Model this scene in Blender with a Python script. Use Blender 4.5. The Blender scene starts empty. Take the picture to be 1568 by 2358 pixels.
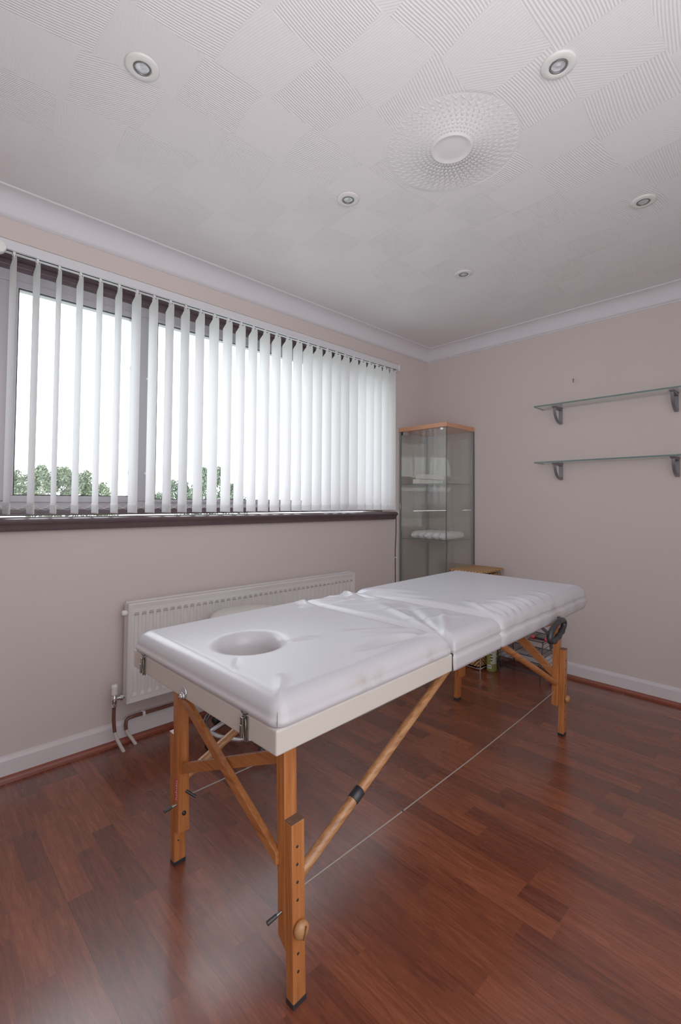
import bpy, math, random
from mathutils import Vector, Matrix
random.seed(7)
PI = math.pi
S = bpy.context.scene
COL = S.collection

# ------------------------------------------------------------------ helpers
ORG = {}            # object name -> world origin (no rotation on any parent)

def link(o): COL.objects.link(o); return o

def tag(o, label=None, cat=None, group=None, kind=None):
    if label: o['label'] = label
    if cat: o['category'] = cat
    if group: o['group'] = group
    if kind: o['kind'] = kind
    return o

def empty(name, loc, label=None, cat=None, group=None, kind=None):
    o = bpy.data.objects.new(name, None)
    o.empty_display_size = 0.05
    o.location = loc
    link(o); ORG[o.name] = Vector(loc)
    return tag(o, label, cat, group, kind)

def srgb(r, g, b):
    f = lambda c: (c/255/12.92) if c/255 <= .04045 else ((c/255+.055)/1.055)**2.4
    return (f(r), f(g), f(b), 1)

class MB:
    def __init__(s): s.v = []; s.f = []; s.sm = []
    def add(s, vs, fs, smooth=False):
        n = len(s.v); s.v += [tuple(v) for v in vs]
        s.f += [tuple(i+n for i in f) for f in fs]; s.sm += [smooth]*len(fs)
        return s
    def box(s, lo, hi, M=None):
        x0,y0,z0 = lo; x1,y1,z1 = hi
        vs = [Vector(p) for p in ((x0,y0,z0),(x1,y0,z0),(x1,y1,z0),(x0,y1,z0),(x0,y0,z1),(x1,y0,z1),(x1,y1,z1),(x0,y1,z1))]
        if M: vs = [M(v) for v in vs]
        return s.add(vs, [(0,3,2,1),(4,5,6,7),(0,1,5,4),(1,2,6,5),(2,3,7,6),(3,0,4,7)])
    def hexa(s, a, b):      # a, b: four points each (bottom, top loops)
        return s.add(list(a)+list(b), [(0,3,2,1),(4,5,6,7),(0,1,5,4),(1,2,6,5),(2,3,7,6),(3,0,4,7)])
    def tube(s, pts, r, n=10, closed=False, caps=True, smooth=True):
        pts = [Vector(p) for p in pts]; m = len(pts)
        rs = r if isinstance(r, (list, tuple)) else [r]*m
        rings = []; prev = None
        for i, p in enumerate(pts):
            if closed: t = pts[(i+1) % m]-pts[i-1]
            else: t = pts[min(i+1, m-1)]-pts[max(i-1, 0)]
            t.normalize()
            if prev is None:
                a = Vector((0,0,1)) if abs(t.z) < .9 else Vector((1,0,0))
                x = t.cross(a).normalized()
            else:
                x = prev-t*prev.dot(t)
                x = x.normalized() if x.length > 1e-6 else t.cross(Vector((0,0,1))).normalized()
            prev = x; y = t.cross(x)
            rings.append([p+(x*math.cos(2*PI*k/n)+y*math.sin(2*PI*k/n))*rs[i] for k in range(n)])
        vs = [v for R in rings for v in R]; fs = []
        for i in range(m if closed else m-1):
            j = (i+1) % m
            for k in range(n):
                l = (k+1) % n; fs.append((i*n+k, i*n+l, j*n+l, j*n+k))
        s.add(vs, fs, smooth)
        if caps and not closed:
            s.add(rings[0], [tuple(range(n))[::-1]]); s.add(rings[-1], [tuple(range(n))])
        return s
    def lathe(s, prof, c, n=40, axis='z', smooth=True, M=None):
        vs = []
        for r, h in prof:
            for k in range(n):
                a = 2*PI*k/n; x, y = r*math.cos(a), r*math.sin(a)
                v = {'z': (x, y, h), 'y': (x, h, y), 'x': (h, x, y)}[axis]
                v = Vector(v)
                if M: v = M @ v
                vs.append(v+Vector(c))
        fs = []
        for i in range(len(prof)-1):
            for k in range(n):
                l = (k+1) % n; fs.append((i*n+k, i*n+l, (i+1)*n+l, (i+1)*n+k))
        return s.add(vs, fs, smooth)
    def bar(s, a, b, w, t, side):   # square-section bar a->b, w along 'side', t across
        a, b, side = Vector(a), Vector(b), Vector(side); d = (b-a).normalized()
        x = (side-d*side.dot(d)).normalized(); y = d.cross(x)
        q = [(-1,-1),(1,-1),(1,1),(-1,1)]
        return s.hexa([a+x*i*w/2+y*j*t/2 for i, j in q], [b+x*i*w/2+y*j*t/2 for i, j in q])
    def build(s, name, mat, parent=None, org=None, bevel=0, label=None, seg=2):
        if parent is not None: o0 = ORG[parent.name]
        else: o0 = Vector(org) if org is not None else Vector((0,0,0))
        me = bpy.data.meshes.new(name)
        me.from_pydata([tuple(Vector(v)-o0) for v in s.v], [], s.f)
        me.polygons.foreach_set('use_smooth', s.sm)
        me.materials.append(mat); me.update()
        o = bpy.data.objects.new(name, me); link(o)
        if parent is not None: o.parent = parent
        else: o.location = o0
        ORG[o.name] = o0
        if bevel:
            m = o.modifiers.new('Bevel', 'BEVEL'); m.width = bevel; m.segments = seg; m.limit_method = 'ANGLE'; m.angle_limit = .6
        if label: o['label'] = label
        return o

def struct(o): o['kind'] = 'structure'; return o

# ------------------------------------------------------------------ materials
def newmat(name):
    m = bpy.data.materials.new(name); m.use_nodes = True
    nt = m.node_tree; nt.nodes.clear()
    out = nt.nodes.new('ShaderNodeOutputMaterial')
    b = nt.nodes.new('ShaderNodeBsdfPrincipled'); nt.links.new(b.outputs[0], out.inputs[0])
    return m, nt, b, out
def N(nt, t, **kw):
    n = nt.nodes.new(t)
    for k, v in kw.items():
        if k.startswith('i_'): n.inputs[k[2:].replace('_', ' ')].default_value = v
        else: setattr(n, k, v)
    return n
def L(nt, a, b): nt.links.new(a, b)
def mathn(nt, op, a, b=None, c=None):
    n = nt.nodes.new('ShaderNodeMath'); n.operation = op
    for i, v in enumerate((a, b, c)):
        if v is None: continue
        if hasattr(v, 'links') or hasattr(v, 'is_linked'): nt.links.new(v, n.inputs[i])
        else: n.inputs[i].default_value = v
    return n.outputs[0]
def mixc(nt, fac, a, b, mode='MIX'):
    n = nt.nodes.new('ShaderNodeMix'); n.data_type = 'RGBA'; n.blend_type = mode
    for i, v in ((0, fac), (6, a), (7, b)):
        if hasattr(v, 'is_linked'): nt.links.new(v, n.inputs[i])
        else: n.inputs[i].default_value = v
    return n.outputs[2]
def simple(name, col, rough=.5, metal=0, noise=.04, nscale=8, bump=0, bscale=60, coat=0, spec=.5):
    m, nt, b, out = newmat(name)
    geo = N(nt, 'ShaderNodeNewGeometry')
    nz = N(nt, 'ShaderNodeTexNoise', i_Scale=nscale, i_Detail=3)
    L(nt, geo.outputs['Position'], nz.inputs['Vector'])
    c = srgb(*col)
    d = tuple(max(0, x*(1-noise*3)) for x in c[:3])+(1,)
    e = tuple(min(1, x*(1+noise*2)) for x in c[:3])+(1,)
    L(nt, mixc(nt, nz.outputs[0], d, e), b.inputs['Base Color'])
    b.inputs['Roughness'].default_value = rough; b.inputs['Metallic'].default_value = metal
    b.inputs['Coat Weight'].default_value = coat
    b.inputs['Specular IOR Level'].default_value = spec
    if bump:
        n2 = N(nt, 'ShaderNodeTexNoise', i_Scale=bscale, i_Detail=3)
        L(nt, geo.outputs['Position'], n2.inputs['Vector'])
        bp = N(nt, 'ShaderNodeBump', i_Strength=bump, i_Distance=.002)
        L(nt, n2.outputs[0], bp.inputs['Height']); L(nt, bp.outputs[0], b.inputs['Normal'])
    return m

M = {}
M['wall'] = simple('wall_paint', (194,181,176), .85, noise=.012, nscale=2.2, bump=.12, bscale=260)
M['wallbox'] = simple('wall_paint_trim', (200,184,176), .6, noise=.01)
M['white'] = simple('white_gloss_paint', (208,201,204), .35, noise=.015)
M['cove'] = simple('cove_paint', (205,201,206), .7, noise=.012, nscale=3)
M['rose'] = simple('medallion_plaster', (212,207,209), .75, noise=.005)
M['rad'] = simple('radiator_enamel', (206,200,199), .32, noise=.01)
M['plastic'] = simple('white_plastic', (222,220,218), .35, noise=.01)
M['railwhite'] = simple('headrail_white', (200,199,203), .4, noise=.01)
M['black'] = simple('black_rubber', (28,30,34), .45, noise=.1)
M['blackwire'] = simple('black_wire', (38,40,42), .4, metal=.3)
M['chrome'] = simple('chrome', (205,208,212), .12, metal=1, noise=.01)
M['steel'] = simple('worn_steel', (150,146,138), .28, metal=1, noise=.12, nscale=60)
M['alu'] = simple('grey_metal', (128,133,138), .38, metal=.6)
M['darkalu'] = simple('dark_grey_metal', (105,102,102), .4, metal=.5)
M['bracket'] = simple('bracket_grey', (112,110,113), .38, metal=.45)
M['brownframe'] = simple('brown_timber', (70,54,58), .4, noise=.1, nscale=30)
M['winframe'] = simple('window_frame_grey', (150,146,153), .4, metal=.1, noise=.02)
M['beech'] = simple('beech_veneer', (196,134,98), .45, noise=.06, nscale=12)
M['copper'] = simple('old_pipe', (96,52,40), .4, noise=.2, nscale=70)
M['pipewhite'] = simple('painted_pipe', (190,180,172), .4, noise=.1, nscale=90)
M['cream'] = simple('cream_seat', (205,200,190), .4, noise=.02)
M['red'] = simple('red_plastic', (190,40,48), .35)
M['redlabel'] = simple('red_sticker', (196,62,66), .4, noise=.1, nscale=200)
M['print'] = simple('white_print', (225,205,205), .5)
M['papertape'] = simple('white_paper', (232,228,220), .6)
M['cottonwhite'] = simple('plastic_wrapped_cotton', (226,226,230), .35, noise=.02, bump=.5, bscale=90)
M['bottle'] = simple('green_yellow_bottle', (150,156,84), .3, noise=.12, nscale=30)
M['bottletop'] = simple('pale_bottle', (188,190,170), .3)
M['knob'] = simple('turned_beech_knob', (178,122,74), .38, noise=.12, nscale=40)
M['dark'] = simple('dark_hole', (18,14,12), .7)
M['cord'] = simple('grey_cord', (150,140,130), .6)
M['hook'] = simple('rusty_hook', (120,84,66), .5, metal=.4)
M['ring'] = simple('spot_ring_white', (206,202,200), .4, noise=.01)
M['bulb'] = simple('halogen_reflector', (214,216,220), .35, metal=.3, noise=.2, nscale=120)
M['bluewhite'] = simple('pale_blue_plastic', (190,205,220), .25)
M['outdoor'] = simple('outdoor_ground', (150,160,150), .9)

def wood_leg(name, c1, c2, c3, axis=2, rough=.38):
    m, nt, b, out = newmat(name)
    geo = N(nt, 'ShaderNodeNewGeometry'); mp = N(nt, 'ShaderNodeMapping')
    sc = [70, 70, 70]; sc[axis] = 3; mp.inputs['Scale'].default_value = sc
    L(nt, geo.outputs['Position'], mp.inputs['Vector'])
    n1 = N(nt, 'ShaderNodeTexNoise', i_Scale=1.6, i_Detail=5, i_Roughness=.6, i_Distortion=.3)
    L(nt, mp.outputs[0], n1.inputs['Vector'])
    r = N(nt, 'ShaderNodeValToRGB'); e = r.color_ramp.elements
    e[0].position = .3; e[0].color = srgb(*c1); e[1].position = .72; e[1].color = srgb(*c3)
    k = e.new(.5); k.color = srgb(*c2)
    L(nt, n1.outputs[0], r.inputs[0])
    n2 = N(nt, 'ShaderNodeTexNoise', i_Scale=9, i_Detail=2); L(nt, geo.outputs['Position'], n2.inputs['Vector'])
    L(nt, mixc(nt, mathn(nt, 'MULTIPLY', n2.outputs[0], .35), r.outputs[0], srgb(*c1)), b.inputs['Base Color'])
    b.inputs['Roughness'].default_value = rough
    return m
M['leg'] = wood_leg('varnished_beech_leg', (146,76,34), (178,100,48), (196,120,64))
M['brace'] = wood_leg('varnished_beech_brace', (140,74,34), (176,104,54), (196,126,74), axis=0)
M['bracey'] = wood_leg('varnished_beech_end_brace', (140,74,34), (176,104,54), (196,126,74), axis=1)
M['rod'] = wood_leg('worn_beech_rod', (120,76,40), (182,120,72), (204,148,100), axis=0, rough=.32)
M['redwood'] = wood_leg('stained_beading', (104,44,30), (124,56,38), (136,66,46), axis=0, rough=.3)

# floor: strip laminate, strips run along Y
def floor_mat():
    m, nt, b, out = newmat('cherry_strip_laminate')
    geo = N(nt, 'ShaderNodeNewGeometry'); sp = N(nt, 'ShaderNodeSeparateXYZ'); L(nt, geo.outputs['Position'], sp.inputs[0])
    x, y = sp.outputs[0], sp.outputs[1]
    W_, L_ = .0655, .62
    rx = mathn(nt, 'DIVIDE', mathn(nt, 'ADD', x, .013), W_); row = mathn(nt, 'FLOOR', rx); fx = mathn(nt, 'FRACT', rx)
    wn = N(nt, 'ShaderNodeTexWhiteNoise', noise_dimensions='1D'); L(nt, row, wn.inputs['W'])
    ry = mathn(nt, 'ADD', mathn(nt, 'DIVIDE', y, L_), mathn(nt, 'MULTIPLY', wn.outputs[0], 7.3))
    # uneven stave lengths
    st = mathn(nt, 'FLOOR', ry); fy = mathn(nt, 'FRACT', ry)
    cb = N(nt, 'ShaderNodeCombineXYZ'); L(nt, row, cb.inputs[0]); L(nt, st, cb.inputs[1])
    w2 = N(nt, 'ShaderNodeTexWhiteNoise', noise_dimensions='3D'); L(nt, cb.outputs[0], w2.inputs['Vector'])
    # secondary split: some staves short
    half = mathn(nt, 'GREATER_THAN', fy, mathn(nt, 'ADD', .35, mathn(nt, 'MULTIPLY', w2.outputs[0], .5)))
    cb2 = N(nt, 'ShaderNodeCombineXYZ'); L(nt, row, cb2.inputs[0]); L(nt, st, cb2.inputs[1]); L(nt, half, cb2.inputs[2])
    w3 = N(nt, 'ShaderNodeTexWhiteNoise', noise_dimensions='3D'); L(nt, cb2.outputs[0], w3.inputs['Vector'])
    tone = w3.outputs[0]
    # grain, offset per stave
    off = N(nt, 'ShaderNodeVectorMath', operation='SCALE'); L(nt, w3.outputs[1], off.inputs[0]); off.inputs['Scale'].default_value = 13
    ad = N(nt, 'ShaderNodeVectorMath', operation='ADD'); L(nt, geo.outputs['Position'], ad.inputs[0]); L(nt, off.outputs[0], ad.inputs[1])
    mp = N(nt, 'ShaderNodeMapping'); mp.inputs['Scale'].default_value = (46, 4.2, 1); L(nt, ad.outputs[0], mp.inputs['Vector'])
    g = N(nt, 'ShaderNodeTexNoise', i_Scale=1.5, i_Detail=7, i_Roughness=.66, i_Distortion=.8); L(nt, mp.outputs[0], g.inputs['Vector'])
    mp2 = N(nt, 'ShaderNodeMapping'); mp2.inputs['Scale'].default_value = (260, 22, 1); L(nt, ad.outputs[0], mp2.inputs['Vector'])
    g2 = N(nt, 'ShaderNodeTexNoise', i_Scale=1.4, i_Detail=3); L(nt, mp2.outputs[0], g2.inputs['Vector'])
    fac = mathn(nt, 'ADD', mathn(nt, 'MULTIPLY', g.outputs[0], .72), mathn(nt, 'MULTIPLY', tone, .26))
    fac = mathn(nt, 'ADD', fac, mathn(nt, 'MULTIPLY', g2.outputs[0], .26))
    fac = mathn(nt, 'SUBTRACT', fac, .12)
    r = N(nt, 'ShaderNodeValToRGB'); e = r.color_ramp.elements
    e[0].position = .22; e[0].color = srgb(72,33,23); e[1].position = .86; e[1].color = srgb(150,82,52)
    for p_, c_ in ((.38,(89,42,29)), (.52,(106,51,33)), (.68,(127,65,41))):
        q_ = e.new(p_); q_.color = srgb(*c_)
    L(nt, fac, r.inputs[0])
    # fine seams
    e1 = mathn(nt, 'LESS_THAN', fx, .012)
    px = mathn(nt, 'FRACT', mathn(nt, 'DIVIDE', mathn(nt, 'ADD', x, .013), W_*3)); e3 = mathn(nt, 'LESS_THAN', px, .008)
    seam = mathn(nt, 'ADD', mathn(nt, 'MULTIPLY', e1, .12), mathn(nt, 'MULTIPLY', e3, .45))
    L(nt, mixc(nt, seam, r.outputs[0], srgb(44,22,16)), b.inputs['Base Color'])
    n3 = N(nt, 'ShaderNodeTexNoise', i_Scale=2.4, i_Detail=4); L(nt, geo.outputs['Position'], n3.inputs['Vector'])
    L(nt, mathn(nt, 'ADD', .2, mathn(nt, 'MULTIPLY', n3.outputs[0], .12)), b.inputs['Roughness'])
    b.inputs['Specular IOR Level'].default_value = .8
    bp = N(nt, 'ShaderNodeBump', i_Strength=.05, i_Distance=.001)
    L(nt, g2.outputs[0], bp.inputs['Height']); L(nt, bp.outputs[0], b.inputs['Normal'])
    return m
M['floor'] = floor_mat()

# ceiling: combed plaster in a basket weave of squares
def ceiling_mat():
    m, nt, b, out = newmat('combed_plaster')
    geo = N(nt, 'ShaderNodeNewGeometry')
    nz = N(nt, 'ShaderNodeTexNoise', i_Scale=1.7, i_Detail=1); L(nt, geo.outputs['Position'], nz.inputs['Vector'])
    sb = N(nt, 'ShaderNodeVectorMath', operation='SUBTRACT'); L(nt, nz.outputs[1], sb.inputs[0]); sb.inputs[1].default_value = (.5,.5,.5)
    sc = N(nt, 'ShaderNodeVectorMath', operation='SCALE'); L(nt, sb.outputs[0], sc.inputs[0]); sc.inputs['Scale'].default_value = .16
    ad = N(nt, 'ShaderNodeVectorMath', operation='ADD'); L(nt, geo.outputs['Position'], ad.inputs[0]); L(nt, sc.outputs[0], ad.inputs[1])
    mp = N(nt, 'ShaderNodeMapping'); mp.inputs['Rotation'].default_value = (0, 0, .05); L(nt, ad.outputs[0], mp.inputs['Vector'])
    sp = N(nt, 'ShaderNodeSeparateXYZ'); L(nt, mp.outputs[0], sp.inputs[0])
    T = .205
    ry = mathn(nt, 'DIVIDE', sp.outputs[1], T); row = mathn(nt, 'FLOOR', ry)
    rx = mathn(nt, 'ADD', mathn(nt, 'DIVIDE', sp.outputs[0], T), mathn(nt, 'MULTIPLY', row, .13)); colm = mathn(nt, 'FLOOR', rx)
    fx = mathn(nt, 'FRACT', rx); fy = mathn(nt, 'FRACT', ry)
    par = mathn(nt, 'ABSOLUTE', mathn(nt, 'MODULO', mathn(nt, 'ADD', row, colm), 2))
    cb = N(nt, 'ShaderNodeCombineXYZ'); L(nt, row, cb.inputs[0]); L(nt, colm, cb.inputs[1])
    w = N(nt, 'ShaderNodeTexWhiteNoise', noise_dimensions='3D'); L(nt, cb.outputs[0], w.inputs['Vector'])
    tilt = mathn(nt, 'MULTIPLY', mathn(nt, 'SUBTRACT', w.outputs[0], .5), .5)
    a = mathn(nt, 'ADD', sp.outputs[1], mathn(nt, 'MULTIPLY', sp.outputs[0], tilt))
    c = mathn(nt, 'ADD', sp.outputs[0], mathn(nt, 'MULTIPLY', sp.outputs[1], tilt))
    # some squares are combed as a fan: half along, half diagonal
    w2 = N(nt, 'ShaderNodeTexWhiteNoise', noise_dimensions='3D')
    s2 = N(nt, 'ShaderNodeVectorMath', operation='ADD'); L(nt, cb.outputs[0], s2.inputs[0]); s2.inputs[1].default_value = (31, 17, 5); L(nt, s2.outputs[0], w2.inputs['Vector'])
    fan = mathn(nt, 'MULTIPLY', mathn(nt, 'GREATER_THAN', w2.outputs[0], .55), mathn(nt, 'GREATER_THAN', mathn(nt, 'ADD', fx, mathn(nt, 'MULTIPLY', fy, .5)), .8))
    diag = mathn(nt, 'ADD', mathn(nt, 'MULTIPLY', sp.outputs[0], .75), mathn(nt, 'MULTIPLY', sp.outputs[1], .66))
    cc = mathn(nt, 'ADD', mathn(nt, 'MULTIPLY', c, mathn(nt, 'SUBTRACT', 1, fan)), mathn(nt, 'MULTIPLY', diag, fan))
    co = mathn(nt, 'ADD', mathn(nt, 'MULTIPLY', a, par), mathn(nt, 'MULTIPLY', cc, mathn(nt, 'SUBTRACT', 1, par)))
    ridge = mathn(nt, 'MULTIPLY', mathn(nt, 'SINE', mathn(nt, 'MULTIPLY', co, 2*PI/.0078)), .5)
    amp = mathn(nt, 'ADD', .16, mathn(nt, 'MULTIPLY', par, .34))
    edge = mathn(nt, 'MINIMUM', mathn(nt, 'MINIMUM', fx, mathn(nt, 'SUBTRACT', 1, fx)), mathn(nt, 'MINIMUM', fy, mathn(nt, 'SUBTRACT', 1, fy)))
    lip = mathn(nt, 'MULTIPLY', mathn(nt, 'LESS_THAN', edge, .012), .5)
    # each pull of plaster ends in a small lip
    stepx = mathn(nt, 'ADD', mathn(nt, 'MULTIPLY', fx, mathn(nt, 'MULTIPLY', mathn(nt, 'SUBTRACT', w2.outputs[0], .3), 2.2)), mathn(nt, 'MULTIPLY', fy, mathn(nt, 'MULTIPLY', mathn(nt, 'SUBTRACT', w.outputs[0], .5), 5.)))
    h = mathn(nt, 'ADD', mathn(nt, 'ADD', mathn(nt, 'MULTIPLY', ridge, amp), lip), stepx)
    # no combing within the margin by the cove, it fades to smooth
    sq = N(nt, 'ShaderNodeSeparateXYZ'); L(nt, geo.outputs['Position'], sq.inputs[0])
    m1 = mathn(nt, 'MULTIPLY', mathn(nt, 'SUBTRACT', mathn(nt, 'MULTIPLY', sq.outputs[1], -1), .16), 5)
    m2 = mathn(nt, 'MULTIPLY', mathn(nt, 'SUBTRACT', mathn(nt, 'MULTIPLY', sq.outputs[0], -1), .12), 6)
    fade = N(nt, 'ShaderNodeClamp'); L(nt, mathn(nt, 'MINIMUM', m1, m2), fade.inputs[0])
    # and the centre medallion sits on a smoothed disc
    dv = N(nt, 'ShaderNodeVectorMath', operation='DISTANCE'); L(nt, geo.outputs['Position'], dv.inputs[0]); dv.inputs[1].default_value = (-1.783, -1.383, 2.315)
    ring = N(nt, 'ShaderNodeClamp'); L(nt, mathn(nt, 'MULTIPLY', mathn(nt, 'SUBTRACT', dv.outputs['Value'], .215), 60), ring.inputs[0])
    h = mathn(nt, 'MULTIPLY', h, mathn(nt, 'MULTIPLY', fade.outputs[0], ring.outputs[0]))
    fine = N(nt, 'ShaderNodeTexNoise', i_Scale=90, i_Detail=2); L(nt, geo.outputs['Position'], fine.inputs['Vector'])
    h = mathn(nt, 'ADD', h, mathn(nt, 'MULTIPLY', fine.outputs[0], .2))
    bp = N(nt, 'ShaderNodeBump', i_Strength=.62, i_Distance=.0030)
    L(nt, h, bp.inputs['Height']); L(nt, bp.outputs[0], b.inputs['Normal'])
    b.inputs['Base Color'].default_value = srgb(214,209,211); b.inputs['Roughness'].default_value = .7
    b.inputs['Specular IOR Level'].default_value = .3
    return m
M['ceiling'] = ceiling_mat()

def vinyl_mat(name, col, stain, rough=.3, amt=.5):
    m, nt, b, out = newmat(name)
    geo = N(nt, 'ShaderNodeNewGeometry')
    n1 = N(nt, 'ShaderNodeTexNoise', i_Scale=7, i_Detail=6, i_Roughness=.65); L(nt, geo.outputs['Position'], n1.inputs['Vector'])
    r = N(nt, 'ShaderNodeValToRGB'); e = r.color_ramp.elements; e[0].position = .56; e[0].color = (0,0,0,1); e[1].position = .8; e[1].color = (1,1,1,1)
    L(nt, n1.outputs[0], r.inputs[0])
    # stains on the sides only; side base slightly darker and warmer than the top
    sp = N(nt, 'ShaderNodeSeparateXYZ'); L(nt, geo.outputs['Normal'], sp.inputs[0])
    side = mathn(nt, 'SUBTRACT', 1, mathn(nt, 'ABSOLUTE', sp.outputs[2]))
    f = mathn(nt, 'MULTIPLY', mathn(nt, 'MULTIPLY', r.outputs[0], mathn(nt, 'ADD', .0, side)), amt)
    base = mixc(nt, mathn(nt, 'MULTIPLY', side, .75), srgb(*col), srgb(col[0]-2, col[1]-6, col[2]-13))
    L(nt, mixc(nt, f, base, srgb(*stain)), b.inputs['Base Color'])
    b.inputs['Roughness'].default_value = rough
    n2 = N(nt, 'ShaderNodeTexNoise', i_Scale=240, i_Detail=3); L(nt, geo.outputs['Position'], n2.inputs['Vector'])
    n3 = N(nt, 'ShaderNodeTexNoise', i_Scale=14, i_Detail=0); L(nt, geo.outputs['Position'], n3.inputs['Vector'])
    bp = N(nt, 'ShaderNodeBump', i_Strength=.22, i_Distance=.001)
    L(nt, mathn(nt, 'ADD', mathn(nt, 'MULTIPLY', n2.outputs[0], .25), mathn(nt, 'MULTIPLY', n3.outputs[0], .08)), bp.inputs['Height']); L(nt, bp.outputs[0], b.inputs['Normal'])
    L(nt, mathn(nt, 'ADD', rough, 0.0), b.inputs['Roughness'])
    return m
M['vinyl'] = vinyl_mat('white_vinyl', (188,187,195), (150,124,100), .27, .85)
M['vinylframe'] = vinyl_mat('white_vinyl_frame', (196,189,186), (186,166,146), .42, .5)

def glass_mat(name, tint, refl=1.0, rough=0.0, edge=False):
    m = bpy.data.materials.new(name); m.use_nodes = True; nt = m.node_tree; nt.nodes.clear()
    out = nt.nodes.new('ShaderNodeOutputMaterial')
    tr = nt.nodes.new('ShaderNodeBsdfTransparent'); tr.inputs[0].default_value = tint
    gl = nt.nodes.new('ShaderNodeBsdfGlossy'); gl.inputs['Roughness'].default_value = rough
    fr = nt.nodes.new('ShaderNodeFresnel'); gg = nt.nodes.new('ShaderNodeNewGeometry')
    L(nt, mathn(nt, 'SUBTRACT', 1.5, mathn(nt, 'MULTIPLY', gg.outputs['Backfacing'], 1.5-1/1.5)), fr.inputs[0])
    mx = nt.nodes.new('ShaderNodeMixShader')
    L(nt, mathn(nt, 'MULTIPLY', fr.outputs[0], refl), mx.inputs[0])
    L(nt, tr.outputs[0], mx.inputs[1]); L(nt, gl.outputs[0], mx.inputs[2]); L(nt, mx.outputs[0], out.inputs[0])
    return m
M['cabglass'] = glass_mat('cabinet_glass', (.966,.978,.968,1), 1.9)
M['shelfglass'] = glass_mat('shelf_glass', (.94,.97,.96,1), .9)
M['winglass'] = glass_mat('window_glass', (.98,.99,.99,1), .4)
M['glassedge'] = simple('glass_edge_green', (84,108,104), .2)
M['glassedged'] = simple('glass_edge_dark', (70,82,90), .2)

def fabric_mat():
    m = bpy.data.materials.new('blind_fabric'); m.use_nodes = True; nt = m.node_tree; nt.nodes.clear()
    out = nt.nodes.new('ShaderNodeOutputMaterial')
    geo = N(nt, 'ShaderNodeNewGeometry'); nz = N(nt, 'ShaderNodeTexNoise', i_Scale=420, i_Detail=2); L(nt, geo.outputs['Position'], nz.inputs['Vector'])
    c = mixc(nt, nz.outputs[0], (.66,.655,.66,1), (.80,.795,.80,1))
    d = nt.nodes.new('ShaderNodeBsdfDiffuse'); t = nt.nodes.new('ShaderNodeBsdfTranslucent'); L(nt, c, d.inputs[0]); L(nt, c, t.inputs[0])
    mx = nt.nodes.new('ShaderNodeMixShader'); mx.inputs[0].default_value = .28
    L(nt, d.outputs[0], mx.inputs[1]); L(nt, t.outputs[0], mx.inputs[2]); L(nt, mx.outputs[0], out.inputs[0])
    return m
M['fabric'] = fabric_mat()

def wicker_mat():
    m, nt, b, out = newmat('woven_wicker')
    geo = N(nt, 'ShaderNodeNewGeometry'); mp = N(nt, 'ShaderNodeMapping'); mp.inputs['Scale'].default_value = (1,1,1.0); L(nt, geo.outputs['Position'], mp.inputs['Vector'])
    w1 = N(nt, 'ShaderNodeTexWave', i_Scale=26, i_Distortion=4, i_Detail=1, bands_direction='DIAGONAL'); L(nt, mp.outputs[0], w1.inputs['Vector'])
    v = N(nt, 'ShaderNodeTexNoise', i_Scale=110, i_Detail=3); L(nt, geo.outputs['Position'], v.inputs['Vector'])
    f = mathn(nt, 'ADD', mathn(nt, 'MULTIPLY', w1.outputs[1], .5), mathn(nt, 'MULTIPLY', v.outputs[0], .5))
    r = N(nt, 'ShaderNodeValToRGB'); e = r.color_ramp.elements; e[0].position = .38; e[0].color = srgb(96,62,34); e[1].position = .62; e[1].color = srgb(206,156,98)
    L(nt, f, r.inputs[0]); L(nt, r.outputs[0], b.inputs['Base Color']); b.inputs['Roughness'].default_value = .6
    bp = N(nt, 'ShaderNodeBump', i_Strength=.9, i_Distance=.004); L(nt, f, bp.inputs['Height']); L(nt, bp.outputs[0], b.inputs['Normal'])
    return m
M['wicker'] = wicker_mat()

def leaf_mat(name, a, c):
    m, nt, b, out = newmat(name)
    oi = N(nt, 'ShaderNodeNewGeometry'); nz = N(nt, 'ShaderNodeTexNoise', i_Scale=1.2, i_Detail=3); L(nt, oi.outputs['Position'], nz.inputs['Vector'])
    L(nt, mixc(nt, nz.outputs[0], srgb(*a), srgb(*c)), b.inputs['Base Color']); b.inputs['Roughness'].default_value = .7
    return m
M['leaf'] = leaf_mat('tree_leaves', (62,76,54), (104,118,88))
M['leaf2'] = leaf_mat('tree_leaves_far', (60,76,60), (98,114,90))
M['bark'] = simple('bark', (120,116,108), .9, noise=.1)

# ------------------------------------------------------------------ room shell
H = 2.315; HC = 2.224; CV = .088
XL, YB = -3.62, -2.70       # far left wall and wall behind the camera
WX0, WX1, WZ0, WZ1 = -2.905, -.548, 1.03, 2.098     # window opening
TH = .20
def structbox(name, lo, hi, mat, bevel=0):
    return struct(MB().box(lo, hi).build(name, mat, org=((lo[0]+hi[0])/2, (lo[1]+hi[1])/2, lo[2]), bevel=bevel))
structbox('floor', (XL-.1, YB-.1, -.1), (.1, .1, 0), M['floor'])
# window wall with its opening
w = MB()
w.box((XL, 0, 0), (0, TH, WZ0-.03)).box((XL, 0, WZ1), (0, TH, H)).box((XL, 0, WZ0-.03), (WX0, TH, WZ1)).box((WX1, 0, WZ0-.03), (0, TH, WZ1))
struct(w.build('wall_window', M['wall'], org=(XL/2, 0, 0)))
structbox('wall_right', (0, YB, 0), (.12, TH, H), M['wall'])
structbox('wall_left', (XL-.12, YB, 0), (XL, TH, H), M['wall'])
structbox('wall_back', (XL-.12, YB-.12, 0), (.12, YB, H), M['wall'])
structbox('ceiling', (XL-.12, YB-.12, H), (.12, TH, H+.1), M['ceiling'])

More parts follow.
